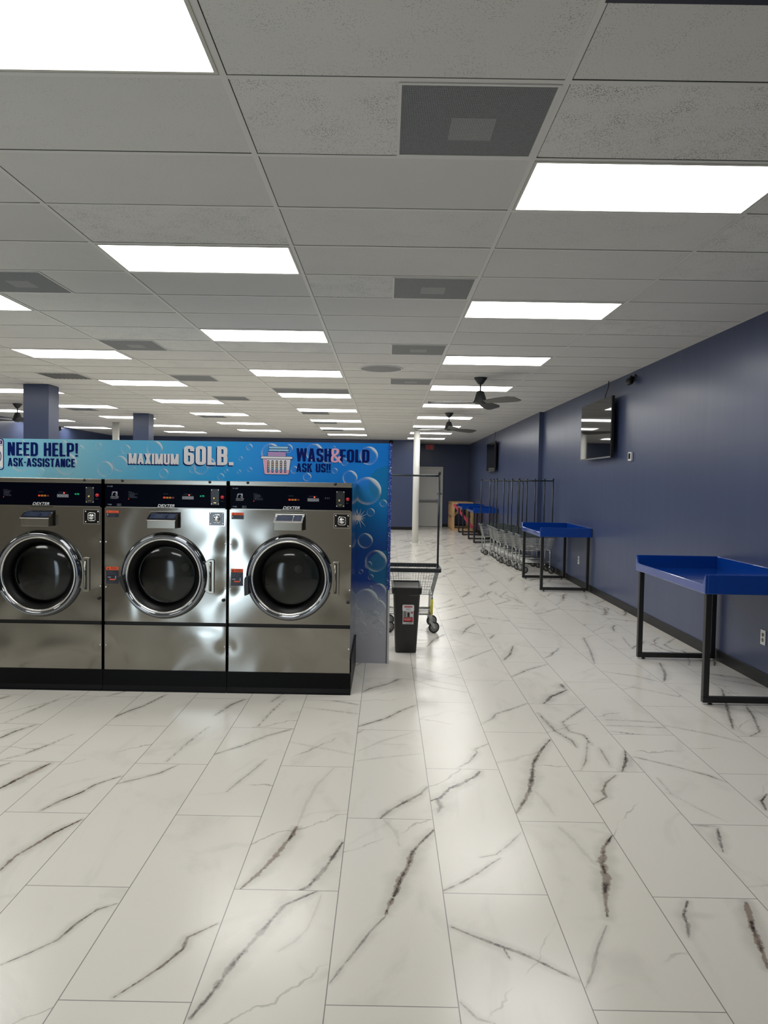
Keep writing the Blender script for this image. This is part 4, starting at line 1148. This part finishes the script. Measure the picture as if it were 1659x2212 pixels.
    b.add([(.333, yo, 1.206), (.538, yo, 1.206), (.538, yo, 1.266), (.333, yo, 1.266), (.34, -.0015, 1.206), (.545, -.0015, 1.206), (.545, -.0015, 1.316), (.34, -.0015, 1.316)],
          [(0, 1, 2, 3), (0, 4, 5, 1), (1, 5, 6, 2), (0, 3, 7, 4), (4, 7, 6, 5), (3, 2, 6, 7)])
    ds = b.build('soap_dispenser', MT['steel_plain'], t, bevel=.003)
    def onlid(u, v, h):
        a = Vector(pts[0]).lerp(Vector(pts[1]), u); c = Vector(pts[3]).lerp(Vector(pts[2]), u); p_ = a.lerp(c, v)
        return p_ + Vector((0, -.56, .83)) * h
    b = MB()
    q0 = [onlid(*q, .002) for q in ((-.01, -.03), (1.01, -.03), (1.01, 1), (-.01, 1))]; q1 = [onlid(*q, -.004) for q in ((-.01, -.03), (1.01, -.03), (1.01, 1), (-.01, 1))]
    b.add(q0 + q1, [(0, 1, 2, 3), (7, 6, 5, 4), (0, 4, 5, 1), (1, 5, 6, 2), (2, 6, 7, 3), (3, 7, 4, 0)]); b.build('dispenser_lid', MT['chrome'], ds)
    b = MB()
    for u0, u1 in ((.06, .63), (.66, .95)):
        b.add([onlid(u0, .14, .0028), onlid(u1, .14, .0028), onlid(u1, .84, .0028), onlid(u0, .84, .0028)], [(0, 1, 2, 3)], 0)
        um = (u0 + u1) / 2; uw = (u1 - u0) * .28
        for v0 in (.3, .55): b.add([onlid(um - uw, v0, .0032), onlid(um + uw, v0, .0032), onlid(um + uw * .8, v0 + .1, .0032), onlid(um - uw * .8, v0 + .1, .0032)], [(0, 1, 2, 3)], 1)
    b.build('lid_label', [MT['decal_blue'], MT['text_dim']], ds, fixn=False)
    # coin box lock
    b = MB(); b.box(.763, .879, -.003, 0, 1.228, 1.33); b.flat(stroke2([(.763, 1.228), (.879, 1.228), (.879, 1.33), (.763, 1.33)], .004, True), -.0035, 1); lk = b.build('lock_plate', [MT['black_gloss'], MT['chrome']], t)
    b = MB(); b.tube([(p_[0], -.006, p_[1]) for p_ in rrect(.794, .848, 1.25, 1.308, .014)], .0035, 6, closed=True); b.build('lock_frame', MT['chrome'], lk)
    b = MB(); b.lathe([(0, -.02), (.016, -.02), (.021, -.014), (.022, -.003)], (.82, 0, 1.279), 'y', 20); b.lathe([(.009, -.0205), (.0065, -.023), (.004, -.0205)], (.82, 0, 1.279), 'y', 14); b.build('lock_cylinder', MT['chrome'], lk)
    b = MB()
    for sx in (.776, .866):
        for sz in (1.241, 1.317): b.lathe([(0, -.007), (.005, -.006), (.006, -.003)], (sx, 0, sz), 'y', 10)
    b.build('lock_screws', MT['chrome'], lk)
    # door: chrome ring, bright lip, gasket, glass bowl
    c3 = (DC[0], 0, DC[1])
    b = MB(); b.lathe([(.313, .002), (.3135, -.012), (.311, -.03), (.303, -.048), (.292, -.056), (.281, -.053), (.274, -.043)], c3, 'y', 96); dr = b.build('door_ring', MT['ring'], t)
    b = MB(); b.lathe([(.274, -.043), (.270, -.046), (.262, -.044), (.259, -.03)], c3, 'y', 96); b.build('inner_lip', MT['lip'], dr)
    b = MB(); b.lathe([(.318, .0), (.318, -.006), (.312, -.006)], c3, 'y', 96); b.build('outer_seal', MT['black'], dr)
    b = MB(); b.lathe([(.262, -.034), (.25, -.024), (.235, -.008), (.222, .01), (.213, .03), (.21, .06), (.213, .10)], c3, 'y', 72); b.build('gasket', MT['gasket'], dr)
    b = MB(); b.lathe([(.218, .012), (.19, -.006), (.15, -.019), (.1, -.027), (.05, -.031), (.0005, -.032)], c3, 'y', 72); b.build('door_glass', MT['glass'], dr)
    # hinge
    b = MB()
    hx0, hx1, hz0, hz1 = .753, .807, .729, .982
    b.prism_xz([(.735, .758), (.76, .733), (.775, hz0), (hx1 - .008, hz0), (hx1, hz0 + .008), (hx1, hz1 - .008), (hx1 - .008, hz1), (.775, hz1), (.76, .978), (.735, .953)], -.014, -.0005)
    hg = b.build('hinge_plate', MT['steel_plain'], t, bevel=.004)
    b = MB(); b.box(.772, .789, -.0155, -.014, .747, .965); b.build('hinge_slot', MT['black'], hg)
    b = MB(); b.tube([(.777, -.02, .755), (.777, -.02, .957)], .007, 10); b.build('hinge_pin', MT['steel_plain'], hg)
    b = MB(); b.prism_xz(handle, -.085, -.048); b.build('door_handle', MT['black'], dr, bevel=.006)
    # drum
    cd = (DC[0] + .0, 0, DC[1])
    b = MB(); b.lathe([(.29, .02), (.29, .10), (.325, .11), (.325, .50), (.29, .53), (.16, .545), (.05, .55), (.0005, .55)], cd, 'y', 64); dm = b.build('drum', MT['drum'], t)
    b = MB(); b.lathe([(.04, .549), (.038, .53), (.03, .525), (.0005, .525)], cd, 'y', 28); b.build('drum_hub', MT['hub'], dm)
    b = MB()
    for a in (90, 210, 330):
        A = math.radians(a); R0, R1 = .324, .25
        cx_, cz_ = math.cos(A), math.sin(A); tx, tz = -cz_, cx_
        vs = []
        for yy_ in (.13, .49):
            vs += [(cd[0] + cx_ * R0 + tx * .05, yy_, cd[2] + cz_ * R0 + tz * .05), (cd[0] + cx_ * R0 - tx * .05, yy_, cd[2] + cz_ * R0 - tz * .05), (cd[0] + cx_ * R1, yy_, cd[2] + cz_ * R1)]
        b.add(vs, [(0, 1, 2), (5, 4, 3), (0, 3, 4, 1), (1, 4, 5, 2), (2, 5, 3, 0)])
    b.build('drum_lifter', MT['drum'], dm)
    return t
H_A = [(.112, .836), (.122, .855), (.158, .864), (.168, .842), (.196, .738), (.180, .735), (.150, .79), (.135, .825)]
H_B = [(.138, .872), (.157, .872), (.161, .80), (.163, .741), (.128, .728), (.125, .80), (.127, .853)]
build_machine('stainless front load washer nearest the aisle, at the right end of the row', -1.143, H_B, False)
build_machine('stainless front load washer in the middle of the row of three', -2.057, H_A, True)
build_machine('stainless front load washer at the left end, cut off by the picture edge', -2.971, H_A, True)

# ================================================================== TABLES
def table(y0, y1, label, x0=2.285, x1=XR - .006):
    t = thing('folding_table', label, 'table', (0, 0, 0), 'blue laundry folding tables')
    cx_, cy_ = (x0 + x1) / 2, (y0 + y1) / 2
    t.location = (cx_, cy_, 0)
    hx, hy = (x1 - x0) / 2, (y1 - y0) / 2
    # tray: floor plus raised rims; low lip on the aisle side rising at its corners
    zb, zf, zl, zt, th = .805, .835, .872, .945, .016
    b = MB()
    b.box(-hx + th, hx - th, -hy + th, hy - th, zf - .012, zf)
    def slab(poly, axis, a, c):
        if axis == 'x':
            vs = [(a, p[0], p[1]) for p in poly] + [(c, p[0], p[1]) for p in poly]
        else:
            vs = [(p[0], a, p[1]) for p in poly] + [(p[0], c, p[1]) for p in poly]
        n = len(poly)
        b.add(vs, [tuple(range(n)), tuple(range(2 * n - 1, n - 1, -1))] + [(i, n + i, n + (i + 1) % n, (i + 1) % n) for i in range(n)])
    slab([(-hy, zb), (hy, zb), (hy, zt), (hy - .012, zt), (hy - .055, zl), (-hy + .055, zl), (-hy + .012, zt), (-hy, zt)], 'x', -hx, -hx + th)
    slab([(-hy, zb), (hy, zb), (hy, zt), (-hy, zt)], 'x', hx - th, hx)
    slab([(-hx + th, zb), (hx - th, zb), (hx - th, zt), (-hx + th, zt)], 'y', -hy, -hy + th)
    slab([(-hx + th, zb), (hx - th, zb), (hx - th, zt), (-hx + th, zt)], 'y', hy - th, hy)
    b.build('tray', MT['table_blue'], t, bevel=.006, seg=3)
    lw = .042; ztop = zf - .013
    for s in (-1, 1):
        ya, yb_ = (-hy + .02, -hy + .02 + lw) if s < 0 else (hy - .02 - lw, hy - .02)
        for xa in (-hx + .02, hx - .062):
            b = MB(); b.box(xa, xa + lw, ya, yb_, .016 + lw, ztop); b.build('leg', MT['black_steel'], t, bevel=.003)
        b = MB(); b.box(-hx + .02, hx - .02, ya, yb_, .016, .016 + lw); b.build('floor_rail', MT['black_steel'], t, bevel=.003)
        for xa in (-hx + .08, hx - .08):
            b = MB(); b.lathe([(0, 0), (.016, 0), (.016, .008), (.007, .009), (.007, .0165)], (xa, (ya + yb_) / 2, 0), n=14); b.build('levelling_foot', MT['black'], t)
    return t
table(5.13, 6.57, 'blue tray folding table nearest the camera, cut by the right picture edge')
table(10.6, 12.07, 'blue tray folding table beyond the TV, in front of the parked carts', 2.27)
table(18.99, 20.35, 'blue tray folding table behind the parked carts', 2.29, XR2 - .006)
table(21.85, 23.15, 'farthest blue tray folding table, beside the wooden crate', 2.29, XR2 - .006)

# ================================================================== CARTS
def cart(label, loc, rim_mat, yellow=False, group=None):
    t = thing('laundry_cart', label, 'laundry cart', loc, group)
    L, W, l, w = .305, .232, .245, .19
    zt, zb = .66, .405
    def at(u, v, f):   # u,v in -1..1, f 0 bottom 1 top
        return Vector((u * (l + (L - l) * f), v * (w + (W - w) * f), zb + (zt - zb) * f))
    b = MB(); wr = .0019
    for f in (.0, .33, .66):
        b.tube([at(-1, -1, f), at(1, -1, f), at(1, 1, f), at(-1, 1, f)], .003 if f else .004, 5, closed=True)
    for i in range(21):
        u = -1 + 2 * i / 20
        for v in (-1, 1): b.tube([at(u, v, 0), at(u, v, 1)], wr, 4, cap=False)
        b.tube([at(u, -1, 0), at(u, 1, 0)], wr, 4, cap=False)
    for i in range(17):
        v = -1 + 2 * i / 16
        for u in (-1, 1): b.tube([at(u, v, 0), at(u, v, 1)], wr, 4, cap=False)
        if i % 2 == 0: b.tube([at(-1, v, 0), at(1, v, 0)], wr, 4, cap=False)
    for f in (.2, .5, .8):
        b.tube([at(-1, -1, f), at(1, -1, f), at(1, 1, f), at(-1, 1, f)], wr, 4, closed=True)
    b.build('wire_basket', MT['zinc'], t)
    b = MB()
    R_ = [Vector((p_[0], p_[1], 0)) for p_ in rrect(-L - .008, L + .008, -W - .008, W + .008, .03, 4)]
    vs = []; n = len(R_)
    for dz, off in ((-.018, 0), (-.018, .016), (.02, .018), (.026, .008), (.02, -.008), (-.018, -.006)):
        for q in R_:
            nn = Vector((q.x / L, q.y / W, 0)).normalized()
            vs.append((q.x + nn.x * off, q.y + nn.y * off, zt + dz))
    fs = [(j * n + i, j * n + (i + 1) % n, ((j + 1) % 6) * n + (i + 1) % n, ((j + 1) % 6) * n + i) for j in range(6) for i in range(n)]
    b.add(vs, fs, 0, False); b.build('bumper_rim', rim_mat, t)
    for s in (-1, 1):
        b = MB(); b.tube([(s * .303, 0, .64), (s * .303, 0, 1.665)], .0115, 10); o = b.build('hanging_post', MT['pole_blk'], t)
        b = MB(); b.tube([(s * .303, 0, 1.66), (s * .303, 0, 1.69)], .014, 10); b.build('post_cap', MT['black'], o)
    b = MB(); b.tube([(-.303, 0, 1.645), (.303, 0, 1.645)], .0105, 10); b.build('hanging_bar', MT['pole_blk'], t)
    for s in (-1, 1):
        b = MB(); b.tube(fillet([(s * .235, -.2, .125), (s * .235, -.2, .405), (s * .235, .2, .405), (s * .235, .2, .125)], .06, 5), .0115, 9); fo = b.build('end_frame', MT['zinc'], t)
        if yellow and s > 0:
            b = MB(); b.tube([(s * .235, -.2, .2), (s * .235, -.2, .36)], .0135, 9); b.build('yellow_sleeve', MT['yellow'], fo)
    b = MB()
    for v in (-.2, .2): b.tube([(-.235, v, .2), (.235, v, .2)], .009, 8)
    for u in (-.235, .235): b.tube([(u, -.2, .2), (u, .2, .2)], .009, 8)
    for i in range(1, 4): b.tube([(-.235 + .47 * i / 4, -.2, .203), (-.235 + .47 * i / 4, .2, .203)], .004, 5)
    for v in (-.1, 0, .1): b.tube([(-.235, v, .206), (.235, v, .206)], .005, 5)
    b.tube([(-.235, -.2, .27), (.235, -.2, .27)], .006, 6)
    b.build('bottom_shelf', MT['zinc'], t)
    for sx in (-1, 1):
        for sy in (-1, 1):
            a = rng.uniform(-.4, .4) if not yellow else .35
            c, s = math.cos(a), math.sin(a)
            cx_, cy_ = sx * .235, sy * .19
            def rot(x, y, z): return (cx_ + x * c - y * s, cy_ + x * s + y * c, z)
            b = MB()
            b.tube([(cx_, cy_, .108), (cx_, cy_, .128)], .02, 12)
            for e_ in (-1, 1):
                vs = [rot(-.02, e_ * .018, .11), rot(.02, e_ * .018, .11), rot(.043, e_ * .018, .05), rot(.02, e_ * .018, .05),
                      rot(-.02, e_ * .021, .11), rot(.02, e_ * .021, .11), rot(.043, e_ * .021, .05), rot(.02, e_ * .021, .05)]
                b.add(vs, [(0, 1, 2, 3), (7, 6, 5, 4), (0, 4, 5, 1), (1, 5, 6, 2), (2, 6, 7, 3), (3, 7, 4, 0)])
            co = b.build('caster', MT['zinc'], t)
            s_ = MB(); s_.lathe([(.045, -.013), (.056, -.012), (.06, -.006), (.06, .006), (.056, .012), (.045, .013)], n=28)
            b = MB(); b.add([rot(.03 + v[0], v[2], .06 + v[1]) for v in s_.v], s_.f, 0, True); b.build('tyre', MT['tyre'], co)
            s_ = MB(); s_.lathe([(.0005, -.015), (.012, -.015), (.014, -.011), (.045, -.012), (.045, .012), (.014, .011), (.012, .015), (.0005, .015)], n=28)
            b = MB(); b.add([rot(.03 + v[0], v[2], .06 + v[1]) for v in s_.v], s_.f, 0, True); b.build('wheel_hub', MT['hub_grey'], co)
    return t
cart('wire laundry cart with black rim and tall hanging bar behind the trash can', (.255, 7.68, 0), MT['cart_rim'], True)
GP = 'wire laundry carts parked along the right wall'
rc0 = cart('nearest wire cart of the parked row, directly behind the second blue table', (2.675, 12.93, 0), MT['rack_rim'], False, GP)
nm = ['second', 'third', 'fourth', 'fifth', 'sixth']
for i, (x, y) in enumerate(((2.64, 13.47), (2.575, 14.0), (2.52, 14.53), (2.535, 15.06), (2.535, 15.6))):
    dup(rc0, (x, y, 0), 'grey wire cart, %s from the camera in the parked row' % nm[i])
dup(rc0, (2.42, 16.14, 0), 'last wire cart of the parked row, beside the third blue table')

# ================================================================== TRASH CAN
t = thing('trash_can', 'slim black plastic trash can with product label in front of the cart', 'trash can', (.2, 6.72, 0))
def ringbox(hx, hy, r, z, cy=0):
    return [(p_[0], p_[1] + cy, z) for p_ in rrect(-hx, hx, -hy, hy, r, 4)]
b = MB()
prof = [(.094, .125, 0.001), (.098, .13, .008), (.125, .165, .575), (.128, .168, .58)]
R_ = [ringbox(a, c, .03, z) for a, c, z in prof]; n = len(R_[0])
b.add([p_ for r_ in R_ for p_ in r_], [tuple(range(n))[::-1]] + [(j * n + i, j * n + (i + 1) % n, (j + 1) * n + (i + 1) % n, (j + 1) * n + i) for j in range(len(R_) - 1) for i in range(n)], 0, True)
b.build('bin_body', MT['can'], t)
b = MB()
prof = [(.133, .172, .55), (.137, .176, .556), (.139, .178, .606), (.133, .172, .612), (.118, .158, .606), (.112, .15, .59)]
R_ = [ringbox(a, c, .03, z) for a, c, z in prof]
b.add([p_ for r_ in R_ for p_ in r_], [tuple(range(n))] + [tuple(range((len(R_) - 1) * n, len(R_) * n))] + [(j * n + i, j * n + (i + 1) % n, (j + 1) * n + (i + 1) % n, (j + 1) * n + i) for j in range(len(R_) - 1) for i in range(n)], 0, False)
ld = b.build('lid_rim', MT['can'], t)
b = MB()   # side walls rising to the back, and the hollow sloping flap between them
for s in (-1, 1):
    xa, xb_ = sorted((s * .137, s * .122))
    b.add([(xa, -.17, .605), (xb_, -.17, .605), (xb_, .17, .605), (xa, .17, .605), (xa, -.165, .612), (xb_, -.165, .612), (xb_, .1, .634), (xa, .1, .634), (xb_, .17, .634), (xa, .17, .634)],
          [(0, 1, 5, 4), (4, 5, 6, 7), (7, 6, 8, 9), (9, 8, 2, 3), (0, 4, 7, 9, 3), (1, 2, 8, 6, 5), (0, 3, 2, 1)])
b.box(-.137, .137, .155, .175, .6, .632)
b.build('lid_sides', MT['can'], ld, bevel=.003)
b = MB(); vs = []; 
for i in range(9):
    f = i / 8; yy_ = -.16 + .315 * f; zz = .605 + .018 * f - .02 * math.sin(f * PI)
    vs += [(-.122, yy_, zz), (.122, yy_, zz)]
b.add(vs, [(2 * i, 2 * i + 1, 2 * i + 3, 2 * i + 2) for i in range(8)], 0, True); b.build('swing_flap', MT['can'], ld)
# product label follows the sloping front face
def onface(u, z, off=.0012):
    f = (z - .008) / .567; return (u, -(.13 + .035 * f) - off, z)
b = MB()
def lf(x0, x1, z0, z1, mi, off): b.add([onface(x0, z0, off), onface(x1, z0, off), onface(x1, z1, off), onface(x0, z1, off)], [(0, 1, 2, 3)], mi)
lx0, lx1 = -.034, .066
lf(lx0, lx1, .27, .435, 0, .001)
b.add([onface(p_[0], p_[1], .0015) for p_ in rrect(lx0 - .004, lx1 + .004, .39, .452, .012)], [tuple(range(24))], 0)
b.add([onface(p_[0], p_[1], .002) for p_ in rrect(lx0, lx1, .394, .448, .01)], [tuple(range(24))], 4)
b.add([onface(p_[0], p_[1], .0026) for p_ in rrect(lx0 + .012, lx1 - .012, .424, .441, .008)], [tuple(range(24))], 1)
lf(lx0 + .006, lx1 - .006, .33, .39, 2, .0018); lf(lx0 + .034, lx1 - .006, .34, .388, 0, .0022); lf(lx0 + .042, lx0 + .064, .338, .376, 3, .0026); lf(lx0 + .04, lx0 + .066, .374, .38, 3, .0028)
lf(lx1 - .024, lx1 - .008, .37, .386, 1, .0028); lf(lx0 + .006, lx1 - .006, .298, .33, 1, .0022); lf(lx0 + .006, lx1 - .006, .29, .298, 3, .0022)
vs, fs = font_mesh('Rubbermaid', 0, .015)
mx_ = max(v[0] for v in vs); mn_ = min(v[1] for v in vs); mh_ = max(v[1] for v in vs) - mn_
b.add([onface(lx0 + .018 + v[0] / mx_ * (lx1 - lx0 - .036), .428 + (v[1] - mn_) / mh_ * .009, .0032) for v in vs], fs, 0)
for zz, xa, xb_ in ((.412, .03, .07), (.404, .026, .074)):
    lf(lx0 + xa, lx0 + xb_, zz, zz + .003, 2, .0026)
for zz, xa, xb_ in ((.318, .012, .08), (.309, .016, .07), (.281, .06, .09), (.275, .03, .09)):
    lf(lx0 + xa, lx0 + xb_, zz, zz + .003, 0 if zz > .3 else 2, .0028)
b.build('product_label', [MT['label_white'], MT['label_red'], MT['label_grey'], MT['black'], MT['print_white']], t, fixn=False)
b = MB(); b.tube([onface(.02, .543, .006), onface(.06, .54, .007), onface(.12, .54, .005)], .0016, 5); b.build('label_tie', MT['label_grey'], t)

# ================================================================== CRATE
t = thing('wooden_crate', 'open pine crate frame with red strap in the back corner', 'crate', (2.205, 24.2, 0))
cw, cd_, chh = .72, 1.5, .95; s9, th = .09, .035
b = MB(); b.box(0, s9, 0, th, 0, chh); b.box(cw - s9, cw, 0, th, 0, chh); b.box(s9, cw - s9, 0, th, .0, .07); b.box(s9, cw - s9, 0, th, chh - .07, chh); b.build('front_frame', MT['pine'], t, bevel=.003)
b = MB(); b.box(0, s9, cd_ - th, cd_, 0, chh); b.box(cw - s9, cw, cd_ - th, cd_, 0, chh); b.box(s9, cw - s9, cd_ - th, cd_, chh - .07, chh); b.box(s9, cw - s9, cd_ - th, cd_, 0, .07); b.build('rear_frame', MT['pine'], t, bevel=.003)
b = MB()
for x in (0, cw - th):
    b.box(x, x + th, th, cd_ - th, 0, .08); b.box(x, x + th, th, cd_ - th, chh - .08, chh); b.box(x, x + th, th, cd_ - th, .42, .5)
    for q in (.3, .65, 1.0): b.box(x, x + th, q, q + .09, .08, chh - .08)
b.build('side_rails', MT['pine'], t, bevel=.003)
b = MB(); b.box(s9, cw - s9, .1, cd_ - .1, .005, .03); b.build('crate_floor', MT['label_grey'], t)
def diag(p0, p1, wd, y0, y1):
    d = Vector((p1[0] - p0[0], p1[1] - p0[1])).normalized(); n_ = Vector((-d.y, d.x)) * wd / 2
    return [(p0[0] + n_.x, p0[1] + n_.y), (p0[0] - n_.x, p0[1] - n_.y), (p1[0] - n_.x, p1[1] - n_.y), (p1[0] + n_.x, p1[1] + n_.y)]
b = MB(); b.prism_xz(diag((.1, .42), (.5, .8), .08, 0, 0), .9, .93); b.build('brace', MT['pine'], t)
b = MB(); b.prism_xz(diag((.06, .88), (.7, .1), .085, 0, 0), -.012, -.002); b.build('red_strap', MT['strap'], t)
